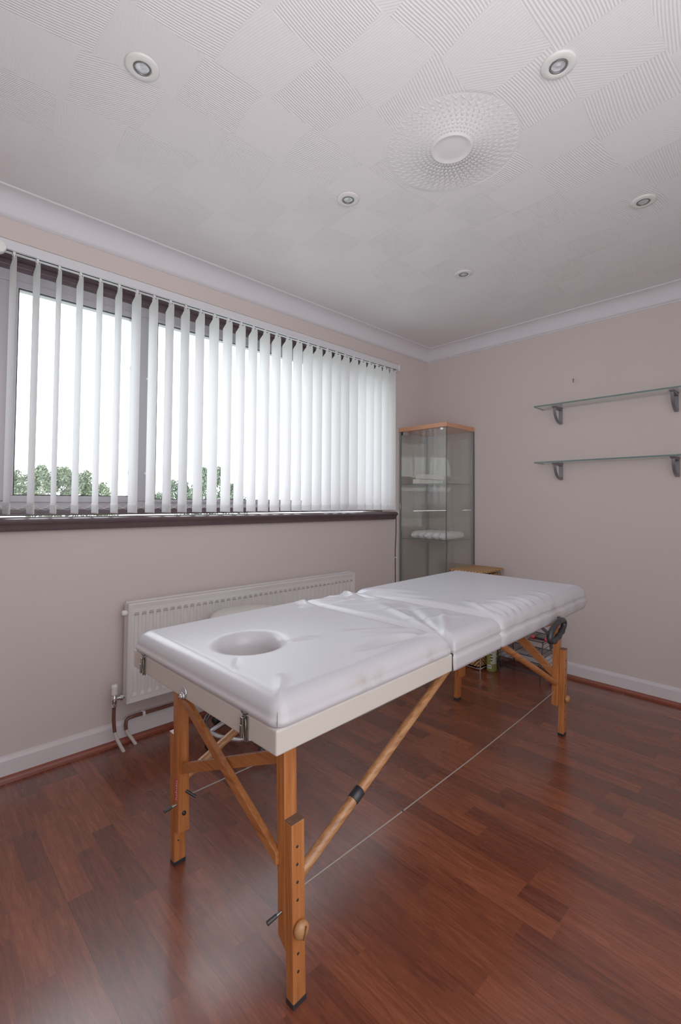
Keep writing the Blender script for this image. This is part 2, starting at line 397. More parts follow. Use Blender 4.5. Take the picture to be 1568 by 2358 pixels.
# coving: plain concave run with a small step at top and bottom
def cove(name, axis):
    prof = [(0, HC), (.006, HC), (.008, HC+.008)]
    for k in range(9):
        t = k/8*PI/2
        prof.append((.008+(CV-.016)*(1-math.cos(t)), HC+.008+(H-HC-.014)*math.sin(t)))
    prof += [(CV-.004, H-.006), (CV, H-.004), (CV, H)]
    mb = MB(); vs = []
    n = len(prof)
    if axis == 'window': ends = [(XL+.0, 1), (0, -1)]
    elif axis == 'right': ends = [(YB, 1), (0, -1)]
    for pos, sg in ends:
        for d, z in prof:
            if axis == 'window': vs.append((pos-d if sg == -1 else pos, -d, z))
            else: vs.append((-d, pos-d if sg == -1 else pos, z))
    fs = [(i, i+1, n+i+1, n+i) for i in range(n-1)]
    mb.add(vs, fs, True)
    return struct(mb.build(name, M['cove']))
cove('trim_1', 'window'); cove('trim_2', 'right')

# slim boxed batten above the blind, painted like the wall
mb = MB()
mb.add([(-3.6,0,2.150),(-3.6,-.022,2.140),(-3.6,-.024,2.118),(-3.6,-.012,2.110),(-3.6,0,2.108),
        (-.41,0,2.150),(-.41,-.022,2.140),(-.41,-.024,2.118),(-.41,-.012,2.110),(-.41,0,2.108)],
       [(0,1,6,5),(1,2,7,6),(2,3,8,7),(3,4,9,8),(9,4,0,5)[:4],(5,6,7,8,9)], False)
struct(mb.build('trim_3', M['wallbox']))

# skirting boards and stained quarter beading
def skirting(name, axis, h=.094):
    prof = [(0,0),(.016,0),(.016,h-.016),(.012,h-.005),(.004,h),(0,h)]
    bead = [(.016,0),(.036,0),(.0345,.010),(.029,.017),(.016,.021)]
    for nm, pf, mat in ((name, prof, M['white']), (name.replace('baseboard', 'trim_beading'), bead, M['redwood'])):
        mb = MB(); vs = []; n = len(pf)
        for e in (0, 1):
            for d, z in pf:
                if axis == 'w': vs.append((XL if e == 0 else -d, -d, z))
                else: vs.append((-d, YB if e == 0 else -d, z))
        mb.add(vs, [(i, i+1, n+i+1, n+i) for i in range(n-1)]+[tuple(range(n))[::-1]])
        yield struct(mb.build(nm, mat))
sk = list(skirting('baseboard_window', 'w'))+list(skirting('baseboard_right', 'r'))
sk[1].name = 'trim_4'; sk[3].name = 'trim_5'

# ------------------------------------------------------------------ window
win = empty('window_1', ((WX0+WX1)/2, .1, WZ0), kind='structure')
fy0, fy1 = .075, .135
# stained timber lining of the reveal
mb = MB()
mb.box((WX0, .0, WZ1-.012), (WX1, .19, WZ1)).box((WX0, .005, WZ0), (WX0+.012, .19, WZ1-.012)).box((WX1-.012, .005, WZ0), (WX1, .19, WZ1-.012))
mb.box((WX0+.012, .06, WZ1-.034), (WX1-.012, .16, WZ1-.012)).box((WX0+.012, .05, WZ0), (WX1-.012, .16, WZ0+.012))
mb.build('reveal_lining', M['brownframe'], win, bevel=.002)
# grey frame
gx0, gx1, gz0, gz1 = WX0+.012, WX1-.012, WZ0+.012, WZ1-.034
m1a, m1b = -2.312, -2.205; m2a, m2b = -1.135, -1.03
mb = MB()
mb.box((gx0, fy0, gz1-.059), (gx1, fy1, gz1)).box((gx0, fy0, gz0), (gx1, fy1, gz0+.05))
mb.box((gx0, fy0, gz0+.05), (-2.80, fy1, gz1-.059)).box((-.600, fy0, gz0+.05), (gx1, fy1, gz1-.059))
mb.box((m1a+.03, fy0, gz0+.05), (m1b, fy1, gz1-.059)).box((m2a, fy0, gz0+.05), (m2b-.03, fy1, gz1-.059))
mb.build('window_frame', M['winframe'], win, bevel=.003)
mb = MB()      # stepped rail along the head and the cill of the frame
mb.box((gx0, fy0-.012, gz1-.014), (gx1, fy0, gz1)).box((gx0, fy0-.014, gz0), (gx1, fy0, gz0+.018))
mb.build('frame_step', M['brownframe'], win)
def sash(x0, x1, z0, z1, t, light=False):
    mb = MB(); y0, y1 = fy0-.008, fy1-.01
    mb.box((x0, y0, z1-t), (x1, y1, z1)).box((x0, y0, z0), (x1, y1, z0+t)).box((x0, y0, z0+t), (x0+t, y1, z1-t)).box((x1-t, y0, z0+t), (x1, y1, z1-t))
    s = mb.build('sash', M['winframe'], win, bevel=.002)
    g = MB().box((x0+t, (y0+y1)/2-.003, z0+t), (x1-t, (y0+y1)/2+.003, z1-t)).build('pane', M['winglass'], s)
    k = MB(); a = .004
    for lo, hi in (((x0+t, y0+.004, z1-t-a), (x1-t, y0+.012, z1-t)), ((x0+t, y0+.004, z0+t), (x1-t, y0+.012, z0+t+a)), ((x0+t, y0+.004, z0+t), (x0+t+a, y0+.012, z1-t)), ((x1-t-a, y0+.004, z0+t), (x1-t, y0+.012, z1-t))):
        k.box(lo, hi)
    k.build('glazing_gasket', M['dark'], s)
    return s
zt = gz1-.059; zb = gz0+.045
s1 = sash(-2.805, m1a+.03, zb, zt+.005, .028)
sash(m1b, m2a, zb, zt+.005, .016)
sash(m2b-.03, -.595, zb, zt+.005, .028)
for zc in (1.72, 1.22):
    MB().box((m1a-.003, fy0-.03, zc-.018), (m1a+.018, fy0-.008, zc+.018)).box((m1a-.014, fy0-.022, zc+.004), (m1a-.003, fy0-.012, zc+.02)).build('latch', M['plastic'], win, bevel=.003)
for zc in (1.70, 1.23):
    MB().lathe([(0,-.004),(.005,-.004),(.006,0)], (-2.235, fy0, zc), 12, 'y').build('screw_cap', M['plastic'], win)

# sill: moulded dark brown board
sz = 1.024
prof = [(.075, sz), (-.052, sz), (-.062, sz-.004), (-.067, sz-.012), (-.064, sz-.020), (-.055, sz-.026), (-.052, sz-.034), (-.049, sz-.044), (-.040, sz-.051), (-.02, sz-.054), (.075, sz-.054)]
vs = []; n = len(prof)
for x in (XL, -.452, -.436):
    for y, z in prof:
        k = 1 if x != -.436 else .72
        vs.append((x, y*k if y < 0 else y, sz-.027+(z-sz+.027)*k))
fs = [(i, (i+1) % n, n+(i+1) % n, n+i) for i in range(n)]+[(n+i, n+(i+1) % n, 2*n+(i+1) % n, 2*n+i) for i in range(n)]+[tuple(range(2*n, 3*n))]
sill = MB().add(vs, fs, False).build('window_sill', M['brownframe'], None, org=(-1.6, 0, sz-.054))
sill.name = 'trim_6'; struct(sill)
# thin layer on top of the sill, in the same brown
struct(MB().box((XL, -.050, sz), (-.452, .06, sz+.002)).build('trim_7', M['brownframe'], org=(-1.6, 0, sz)))

# ------------------------------------------------------------------ vertical blind
RB = (-1.68, -.055, 2.075)
blind = empty('vertical_blind', RB, 'white vertical blind with open fabric slats hanging across the whole window', 'blind')
yc = -.056
mb = MB()
mb.box((-2.96, yc-.022, 2.070), (-.456, yc-.019, 2.107)).box((-2.96, yc+.019, 2.070), (-.456, yc+.022, 2.107)).box((-2.96, yc-.022, 2.103), (-.456, yc+.022, 2.107))
mb.box((-2.96, yc-.022, 2.068), (-.456, yc-.007, 2.072)).box((-2.96, yc+.007, 2.068), (-.456, yc+.022, 2.072))
mb.build('headrail', M['railwhite'], blind, bevel=.0015)
MB().box((-2.95, yc-.017, 2.074), (-.46, yc+.017, 2.078)).build('rail_channel', M['dark'], blind)
for xx in (-.458, -2.868):
    e = MB()
    if xx > -1: e.box((xx-.004, yc-.024, 2.062), (xx+.006, yc+.024, 2.110))
    else: e.lathe([(0,-.03),(.022,-.03),(.024,-.026),(.024,0),(0,0)], (xx, yc-.004, 2.066), 20, 'y')
    e.build('end_cap', M['plastic'], blind, bevel=.002)
for x in (-2.93, -1.77, -.52):
    b_ = MB().box((x-.016, yc-.012, 2.107), (x+.016, .0, 2.111)).box((x-.016, -.004, 2.107), (x+.016, 0, 2.135))
    br = b_.build('fixing_bracket', M['railwhite'], blind)
    MB().box((x-.010, yc-.008, 2.111), (x-.006, yc-.004, 2.114)).box((x+.006, yc-.008, 2.111), (x+.010, yc-.004, 2.114)).build('screw', M['dark'], br)
n_sl = 30; x_first, x_last = -2.8166, -.5200
ang_list = []
zt_s, zb_s = 2.046, 1.040
def slat_mesh(twist=0.0):
    # local: width along +X' (towards window = +), origin at pivot
    nz_ = 14; cols = [-.0445, -.022, 0, .022, .0445]
    vs = []; fs = []
    for i in range(nz_+1):
        z = zb_s+.045+(zt_s-.022-zb_s-.045)*i/nz_
        for c in cols: vs.append((c, .0016*math.cos(c/.0445*PI/2), z))
    m_ = len(cols)
    for i in range(nz_):
        for j in range(m_-1): fs.append((i*m_+j, i*m_+j+1, (i+1)*m_+j+1, (i+1)*m_+j))
    b0 = nz_*m_; k = len(vs)
    vs += [(-.040, 0, zt_s), (-.012, 0, zt_s), (.004, 0, zt_s+.004), (.010, 0, zt_s+.004), (.012, 0, zt_s+.002)]
    for j in range(4): fs.append((b0+j, b0+j+1, k+j+1, k+j))
    return vs, fs
slat_v, slat_f = slat_mesh()
slat_me = hang_me = pocket_me = None
def raw_mesh(name, vs, fs, mat, smooth=True):
    me = bpy.data.meshes.new(name); me.from_pydata(vs, [], fs); me.materials.append(mat)
    me.polygons.foreach_set('use_smooth', [smooth]*len(fs)); me.update(); return me
slat_me = raw_mesh('slat', [(a, b, c-RB[2]) for a, b, c in slat_v], slat_f, M['fabric'])
pk = MB(); w2 = .0445
for sg in (-1, 1): pass
pv = []; 
for z, t in ((zb_s, .0022), (zb_s+.004, .0038), (zb_s+.036, .0038), (zb_s+.046, .0014)):
    for x_, tt in ((-w2, .0008), (-.036, t), (.036, t), (w2, .0008)): pv.append((x_, tt, z))
    for x_, tt in ((w2, .0008), (.036, t), (-.036, t), (-w2, .0008)): pv.append((x_, -tt, z))
pf = []
for i in range(3):
    for j in range(8): pf.append((i*8+j, i*8+(j+1) % 8, (i+1)*8+(j+1) % 8, (i+1)*8+j))
pf += [tuple(range(8))[::-1], tuple(range(24, 32))]
pocket_me = raw_mesh('weight_pocket', [(a, b, c-RB[2]) for a, b, c in pv], pf, M['fabric'], False)
hg = MB().box((-.012, -.0015, zt_s-.004), (.012, .0015, zt_s+.010)).tube([(0,0,zt_s+.008), (0,0,2.074)], .0028, 8)
hg.box((-.009, -.004, 2.060), (.009, .004, 2.070))
hang_me = raw_mesh('hanger', [(a, b, c-RB[2]) for a, b, c in hg.v], hg.f, M['plastic'], False)
slat_pts = []
for i in range(-1, n_sl):
    x = x_first+(x_last-x_first)*i/(n_sl-1)
    if i < 0: x = -2.896
    fit = (96,95.5,90.5,92.5,90,90.5,96.5,95,92.5,93,93.5,95.5,94,95,91,96)
    a = math.radians(fit[i] if 0 <= i < 16 else 93.5+random.uniform(-2.6, 2.6))
    if i >= n_sl-2: a -= math.radians(6)
    o = bpy.data.objects.new('slat', slat_me); link(o); o.parent = blind
    o.location = (x-RB[0], 0, 0); o.rotation_euler = (0, 0, a)
    o2 = bpy.data.objects.new('weight_pocket', pocket_me); link(o2); o2.parent = o
    o3 = bpy.data.objects.new('hanger', hang_me); link(o3); o3.parent = o
    slat_pts.append((x, a))
ch = MB()
def octa(mb, c, r):
    c = Vector(c); vs = [c+Vector(d)*r for d in ((1,0,0),(-1,0,0),(0,1,0),(0,-1,0),(0,0,1),(0,0,-1))]
    mb.add(vs, [(0,2,4),(2,1,4),(1,3,4),(3,0,4),(2,0,5),(1,2,5),(3,1,5),(0,3,5)], True)
for (xa, aa), (xb, ab) in zip(slat_pts[:-1], slat_pts[1:]):
    for sg in (-1, 1):
        A = Vector((xa+sg*.0455*math.cos(aa), yc+sg*.0455*math.sin(aa), zb_s+.040)); B = Vector((xb+sg*.0455*math.cos(ab), yc+sg*.0455*math.sin(ab), zb_s+.040))
        for k in range(19):
            t = k/18; P = A.lerp(B, t); P.z -= .022*(1-(2*t-1)**2); octa(ch, P, .00165)
ch.build('bead_chain', M['plastic'], blind)
MB().tube([(-.466, yc-.034, 1.085), (-.462, yc-.040, 1.07), (-.464, yc-.038, 1.05)], .0016, 6).tube([(-.50, yc-.034, 1.040), (-.492, yc-.04, 1.022), (-.487, yc-.04, 1.014), (-.480, yc-.04, 1.024), (-.470, yc-.034, 1.040)], .0014, 6).build('loose_cord', M['plastic'], blind)
MB().tube([(-2.868, yc-.03, 2.06), (-2.870, yc-.034, 1.6), (-2.866, yc-.034, 1.085)], .0022, 6).tube([(-2.880, yc-.03, 2.06), (-2.884, yc-.034, 1.5), (-2.880, yc-.034, 1.085)], .0022, 6).build('pull_cord', M['plastic'], blind)
MB().lathe([(0,0),(.010,.002),(.013,.012),(.012,.03),(.006,.04),(0,.04)], (-2.874, yc-.034, 1.045), 14).build('cord_weight', M['plastic'], blind)

# ------------------------------------------------------------------ ceiling spotlights and medallion
spots = [((-2.666,-.949), 'recessed ceiling spotlight nearest the left edge of the photo'),
         ((-1.839,-1.763), 'recessed ceiling spotlight at the upper right beyond the plaster medallion'),
         ((-1.846,-.942), 'recessed ceiling spotlight in the middle of the ceiling, left of the medallion'),
         ((-.990,-1.762), 'recessed ceiling spotlight at the right edge above the glass shelves'),
         ((-.971,-.930), 'small recessed ceiling spotlight closest to the far corner of the room')]
def spot_parts(root, c):
    x, y = c
    MB().lathe([(.045,0),(.0455,-.003),(.042,-.006),(.028,-.0075),(.024,-.006),(.0225,-.001),(.0225,.0)], (x, y, H-.0005), 40).build('trim_ring', M['ring'], root)
    MB().lathe([(.0225,-.0062),(.0235,-.0070),(.021,-.0085),(.0185,-.0065),(.0185,-.001),(.0225,-.001)], (x, y, H), 36).build('inner_ring', M['darkalu'], root)
    b = MB().lathe([(.0185,-.003),(.015,-.0022),(.009,-.0016),(.004,-.004),(0,-.0055)], (x, y, H), 28)
    bo = b.build('lamp', M['bulb'], root)
first = None
for i, (c, lab) in enumerate(spots):
    if i == 0:
        r0 = empty('ceiling_spotlight', (c[0], c[1], H), lab, 'spotlight', 'recessed ceiling spotlights')
        spot_parts(r0, c)
    else:
        r = r0.copy(); link(r); r.location = (c[0], c[1], H); r['label'] = lab
        for k in list(r0.children):
            if k.type == 'MESH':
                q = k.copy(); link(q); q.parent = r
# medallion: raised rings of leaf-like dabs of plaster
RC = Vector((-1.783, -1.383, H)); mb = MB()
mb.lathe([(.222,0),(.216,-.0007),(.070,-.0015),(.069,-.006),(.064,-.0065),(.060,-.0035),(.045,-.003),(.030,-.0042),(.0,-.0045)], RC, 72)
def dab(mb, c, ang, l, w, h):
    c = Vector(c); d = Vector((math.cos(ang), math.sin(ang), 0)); s = Vector((-d.y, d.x, 0)); nn = 8
    vs = [c+d*l*.15+Vector((0,0,-h))]
    for k in range(nn):
        t = 2*PI*k/nn; vs.append(c+d*l*math.cos(t)+s*w*math.sin(t))
    mb.add(vs, [(0, 1+(k+1) % nn, 1+k) for k in range(nn)], True)
rr = random.Random(3)
for ri, (rad, cnt) in enumerate(((.079,44),(.094,48),(.110,48),(.127,50),(.146,52),(.166,54),(.187,54),(.207,54))):
    for k in range(cnt):
        t = 2*PI*(k+.5*(ri % 2))/cnt+ri*.05
        for sg in (-1, 1):
            dab(mb, RC+Vector((math.cos(t+sg*.012)*rad, math.sin(t+sg*.012)*rad, -.0006)), t+sg*.62+rr.uniform(-.15,.15), .010*rad/.14+.003, .0032, .0022+rr.random()*.0012)
tag(mb.build('ceiling_medallion', M['rose'], org=RC), 'round white textured plaster medallion in the centre of the ceiling', 'ceiling rose')

# ------------------------------------------------------------------ radiator on the window wall
RX0, RX1, RZ0, RZ1 = -2.362, -.930, .197, .636
YF, YK = -.100, -.045
rad = empty('panel_radiator', ((RX0+RX1)/2, -.07, RZ0), 'long white panel radiator fixed under the window', 'radiator')
nfl = 42; pitch = (RX1-RX0-.036)/nfl
xs = []
xs += [RX0, RX0+.004, RX0+.016]
for i in range(nfl):
    b0 = RX0+.018+i*pitch
    for f in (.0, .16, .30, .70, .84): xs.append(b0+f*pitch)
xs += [RX1-.018, RX1-.016, RX1-.004, RX1]
zs = [RZ0, RZ0+.004, RZ0+.022, RZ0+.030, RZ0+.044, RZ0+.056, RZ0+.070, RZ1-.070, RZ1-.055, RZ1-.046, RZ1-.040, RZ1-.030, RZ1-.022, RZ1-.004, RZ1]
vs = []; fs = []
for z in zs:
    for x in xs:
        y = YF
        ex = min(x-RX0, RX1-x); ez = min(z-RZ0, RZ1-z)
        if ex < .003 or ez < .003: y = YF+.004
        elif ex > .015 and ez > .021:
            y = YF+.003
            if RZ0+.04 < z < RZ1-.044:
                f = ((x-RX0-.018) % pitch)/pitch
                if .28 < f < .72 and RX0+.018 < x < RX1-.02:
                    y = YF+.003+.0065
        vs.append((x, y, z))
nx = len(xs)
for i in range(len(zs)-1):
    for j in range(nx-1): fs.append((i*nx+j, i*nx+j+1, (i+1)*nx+j+1, (i+1)*nx+j))
MB().add(vs, fs, False).build('front_panel', M['rad'], rad, bevel=0)
MB().box((RX0+.01, YK-.012, RZ0+.01), (RX1-.01, YK, RZ1-.006)).build('back_panel', M['rad'], rad, bevel=.003)
mb = MB(); mb.box((RX0+.002, YF+.003, RZ1-.004), (RX1-.002, YF+.016, RZ1+.001)).box((RX0+.002, YK-.018, RZ1-.004), (RX1-.002, YK, RZ1+.006))
mb.box((RX0+.002, YF+.016, RZ1-.010), (RX1-.002, YK-.018, RZ1-.006))
mb.build('top_grille', M['rad'], rad, bevel=.0015)
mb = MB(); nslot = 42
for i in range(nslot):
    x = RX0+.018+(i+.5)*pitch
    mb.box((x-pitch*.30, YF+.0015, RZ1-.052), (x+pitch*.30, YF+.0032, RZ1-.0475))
mb.build('slot_shade_strips', simple('slot_shadow', (150,140,138), .6), rad)  # flat grey strips, shade at the flute tops put into their colour
for xa in (RX0-.001, RX1-.004): MB().box((xa, YF+.004, RZ0+.002), (xa+.005, YK, RZ1-.002)).build('side_panel', M['rad'], rad, bevel=.002)
MB().lathe([(0,-.022),(.008,-.022),(.0115,-.019),(.012,-.002),(.008,0),(.008,.003)], (RX0, -.075, RZ1-.040), 20, 'x').build('bleed_cap', M['plastic'], rad)
MB().box((RX0+.09, -.05, RZ0-.018), (RX0+.115, -.0015, RZ0+.03)).build('wall_bracket', M['redwood'], rad)
# valve and pipes
vx = RX0-.046; vy = -.074
val = MB().lathe([(0,-.014),(.010,-.014),(.012,-.008),(.013,.002),(.012,.012),(.009,.02),(.009,.026),(0,.026)], (vx, vy, .222), 18)
val.tube([(vx, vy, .226), (RX0-.020, vy, .228), (RX0+.004, vy, .228)], .0085, 12).lathe([(0,-.006),(.013,-.006),(.013,.006),(0,.006)], (RX0-.018, vy, .228), 6, 'x', False).lathe([(0,-.007),(.0125,-.007),(.0125,.006),(0,.006)], (vx, vy, .202), 6, 'z', False)
vo = val.build('valve', M['chrome'], rad)
MB().lathe([(.0,.0),(.012,.0),(.0135,.004),(.0125,.028),(.0135,.03),(.0125,.04),(.010,.043),(0,.043)], (vx, vy, .247), 20).build('valve_cap', M['plastic'], vo)
pts = [(vx, vy, .200), (vx, vy+.002, .14), (vx+.002, vy, .11), (vx+.004, vy-.002, .085)]
MB().tube(pts, .0078, 12).build('pipe', M['copper'], rad)
MB().tube([(vx+.004, vy-.002, .086), (vx+.010, vy-.006, .060), (vx+.022, vy-.016, .030), (vx+.036, vy-.026, -.002)], .0074, 12).build('pipe', M['pipewhite'], rad)
px = RX0+.018
MB().tube([(RX1-.05, -.036, .112), (-1.6, -.036, .112), (px+.04, -.036, .112), (px+.012, -.036, .110), (px+.002, -.037, .102), (px, -.039, .088), (px+.001, -.041, .064)], .0078, 12).build('pipe', M['copper'], rad)
MB().tube([(px+.001, -.041, .065), (px+.008, -.048, .045), (px+.022, -.060, .022), (px+.034, -.072, -.002)], .0074, 12).build('pipe', M['pipewhite'], rad)
MB().box((px+.074, -.048, .100), (px+.086, -.016, .123)).build('pipe_clip', M['plastic'], rad, bevel=.003)

# ------------------------------------------------------------------ glass display cabinet in the corner
CX0, CX1, CY0, CY1, CZ = -.368, -.012, -.424, -.008, 1.655
cab = empty('display_cabinet', ((CX0+CX1)/2, (CY0+CY1)/2, 0), 'tall narrow glass display cabinet with a beech top standing in the corner', 'cabinet')
MB().box((CX0-.005, CY0-.005, CZ-.030), (CX1+.003, CY1, CZ)).build('top_board', M['beech'], cab, bevel=.0015)
MB().box((CX0-.002, CY0-.002, .0), (CX1+.002, CY1, .055)).build('base_board', M['beech'], cab, bevel=.0015)
g = .004; z0, z1 = .056, CZ-.031
sidep = MB().box((CX0+.012, CY0, z0), (CX1-.012, CY0+g, z1)).build('side_glass', M['cabglass'], cab)
MB().box((CX0+.012, CY1-g, z0), (CX1-.012, CY1, z1)).build('side_glass', M['cabglass'], cab)
MB().box((CX1-g, CY0+.012, z0), (CX1, CY1-.012, z1)).build('back_glass', M['cabglass'], cab)
door = MB().box((CX0, CY0+.004, z0+.004), (CX0+g, CY1-.016, z1-.004)).build('door', M['cabglass'], cab)
mb = MB().box((CX0-.0004, CY0+.0015, z0+.004), (CX0+g, CY0+.004, z1-.004)).box((CX0-.0004, CY1-.016, z0+.004), (CX0+g, CY1-.0145, z1-.004))
mb.build('door_edge', M['glassedged'], door)
for yy in (CY0+.045, ):
    MB().box((CX0-.003, yy-.020, z1-.018), (CX0+.006, yy+.004, z1-.003)).build('door_catch', M['chrome'], door, bevel=.001)
hi_ = MB().box((CX0-.004, CY1-.070, z1-.026), (CX0+.006, CY1-.038, z1-.002)).build('hinge', M['chrome'], door, bevel=.001)
MB().box((CX0-.005, CY1-.038, z1-.026), (CX0+.006, CY1-.020, z1-.002)).build('hinge_pin', M['black'], door, bevel=.001)
for (x, y, wx, wy, mt) in ((CX0+.006, CY1-.008, .009, .012, 'alu'), (CX1-.010, CY0+.008, .014, .012, 'alu'), (CX1-.008, CY1-.008, .012, .012, 'alu'), (CX0+.005, CY0+.006, .005, .006, 'darkalu')):
    MB().box((x-wx/2, y-wy/2, z0), (x+wx/2, y+wy/2, z1)).build('upright', M[mt], cab, bevel=.001)
MB().box((CX1-.002, CY0-.002, z0), (CX1+.010, CY0+.012, z1)).build('upright', M['darkalu'], cab)
for z in (.42, .828, 1.232):
    s = MB().box((CX0+.012, CY0+.010, z-.005), (CX1-.012, CY1-.010, z)).build('shelf', M['shelfglass'], cab)
    e = MB().box((CX0+.011, CY0+.010, z-.005), (CX0+.0125, CY1-.010, z)).box((CX0+.012, CY0+.009, z-.005), (CX1-.012, CY0+.0125, z))
    e.build('shelf_edge', M['glassedge'], s)
# contents
for k, (yy, jj) in enumerate(((-.115,0), (-.1755,.004), (-.236,-.002), (-.2965,.003), (-.357,0))):
    mb = MB(); R0 = .0285; n1 = 14; pts = []; rs = []
    x0 = CX0+.020+jj*2; x1 = CX0+.310
    for i in range(n1+1):
        t = i/n1; rr_ = R0*(.35 if i == 0 else .82 if i == 1 else .8 if i == n1-1 else .3 if i == n1 else .98+.05*math.sin(i*2.1+k))
        pts.append((x0+(x1-x0)*t, yy+.003*math.sin(i+k), R0*1.05+.828)); rs.append(rr_)
    mb.tube(pts, rs, 16)
    tag(mb.build('cotton_wool_roll', M['cottonwhite'], org=((x0+x1)/2, yy, .828)),
        ['white wrapped roll on the cabinet shelf, nearest the window', 'white wrapped roll on the cabinet shelf, second from the window', 'white wrapped roll lying in the middle of the five on the cabinet shelf', 'white wrapped roll on the cabinet shelf, second from the side glass', 'white wrapped roll on the cabinet shelf, nearest the side glass'][k], 'roll', 'wrapped rolls on the middle cabinet shelf')
for k, (dx, dy, z) in enumerate(((0,0,1.232), (.010,-.018,1.2685))):
    b_ = MB().box((CX0+.025+dx, -.182+dy, z+.0005), (CX0+.30+dx, -.114+dy, z+.0355))
    tag(b_.build('paper_box', M['papertape'], org=(CX0+.2, -.29, z), bevel=.003), ['flat white box on the upper cabinet shelf, under another box', 'flat white box lying on top of another box in the cabinet'][k], 'box', 'flat white boxes in the cabinet')
# cable beside cabinet
cb = MB().tube([(-.402, -.006, .99), (-.404, -.007, .86), (-.410, -.006, .74), (-.409, -.006, .64), (-.408, -.006, .5), (-.406, -.006, .12)], .0032, 8)
co = tag(cb.build('cable', M['black'], org=(-.406, -.006, .1)), 'thin black cable running down the wall between sill and glass cabinet', 'cable')
MB().box((-.414, -.012, .683), (-.402, 0, .690)).build('clip', M['plastic'], co)

# ------------------------------------------------------------------ glass wall shelves
def wall_shelf(z, lab, tz):
    root = empty('wall_shelf', (0, -1.35, z), lab, 'shelf', 'glass wall shelves')
    y0, y1 = -1.83, -.94
    gl = MB().box((-.150, y0, z-.008), (-.002, y1, z)).build('glass_board', M['shelfglass'], root)
    MB().box((-.1512, y0, z-.0082), (-.1498, y1, z+.0002)).box((-.150, y1-.0005, z-.0082), (-.002, y1+.0008, z+.0002)).build('glass_edge', M['glassedge'], gl)
    for yb in (-1.052, -1.676):
        t = .020
        # outline in (x, z): arm, curved brace, wall plate with an opening
        outer = [(-.006, 0), (-.118, 0), (-.121, -.006), (-.108, -.010)]
        for k in range(11):
            a = k/10*PI/2
            outer.append((-.012-.092*math.cos(a)**1.0, -.012-.090*math.sin(a)))
        outer += [(-.004, -.106), (0, -.098), (0, 0)]
        inner = [(-.018, -.020), (-.086, -.018)]
        for k in range(9):
            a = k/8*PI/2
            inner.append((-.019-.066*math.cos(a), -.020-.060*math.sin(a)))
        # strip mesh: build frame as three solids
        mb = MB()
        zz = z-.008
        def prism(poly, y_a, y_b):
            n_ = len(poly); vs = [(x_, y_a, zz+q) for x_, q in poly]+[(x_, y_b, zz+q) for x_, q in poly]
            mb.add(vs, [tuple(range(n_)), tuple(range(n_, 2*n_))[::-1]]+[(i, n_+i, n_+(i+1) % n_, (i+1) % n_) for i in range(n_)])
        prism([(0, 0), (-.118, 0), (-.122, -.005), (-.112, -.010), (0, -.017)], yb-t/2, yb+t/2)     # arm
        prism([(0, -.017), (-.014, -.017), (-.014, -.085), (-.009, -.106), (0, -.102)], yb-t/2, yb+t/2)  # plate
        for k in range(10):
            a0, a1 = k/10*PI/2, (k+1)/10*PI/2
            P = lambda a, r1, r2: (-.010-r1*math.cos(a), -.010-r2*math.sin(a))
            prism([P(a0, .100, .094), P(a1, .100, .094), P(a1, .092, .086), P(a0, .092, .086)][::-1], yb-t/2+.002, yb+t/2-.002)
        mb.box((-.12, yb-t/2-.004, z-.0125), (-.001, yb+t/2+.004, z-.008))
        mb.build('bracket', M['bracket'], root, bevel=.0012)
    return root
wall_shelf(1.722, 'upper clear glass shelf on grey curved brackets on the right wall', 0)
wall_shelf(1.361, 'lower clear glass shelf on grey curved brackets on the right wall', 0)
hk = MB().tube([(0,-1.133,1.888), (-.010,-1.133,1.892), (-.013,-1.133,1.882), (-.010,-1.134,1.872), (-.014,-1.136,1.868)], .0026, 8)
tag(hk.build('wall_hook', M['hook'], org=(0,-1.133,1.88)), 'tiny rusty picture hook in the right wall above the glass shelves', 'hook')

# ------------------------------------------------------------------ massage table
P0 = Vector((-2.589, -1.509, 0)); U = Vector((.999, .0445, 0)); V = Vector((-.0187, .9998, 0))
def T(u, w_, z): return P0+U*u+V*w_+Vector((0,0,z))
Tv = lambda v: T(v[0], v[1], v[2])
TL, TW = 1.872, .702
table = empty('massage_table', T(TL/2, TW/2, 0), 'portable massage table with white vinyl top, face hole and orange-brown wooden legs', 'massage table')

def bump_(u, w_, a, b, width, h, taper=True):
    ax, ay = a; bx, by = b; dx, dy = bx-ax, by-ay; l2 = dx*dx+dy*dy
    t = ((u-ax)*dx+(w_-ay)*dy)/l2
    if t < -.15 or t > 1.15: return 0
    d = abs((u-ax)*dy-(w_-ay)*dx)/math.sqrt(l2)
    tc = min(1, max(0, t)); k = math.sin(PI*min(1, max(0, (t+.15)/1.3))) if taper else 1
    wd = width*(.6+.8*tc)
    return 1.7*h*k*math.exp(-(d/wd)**2)

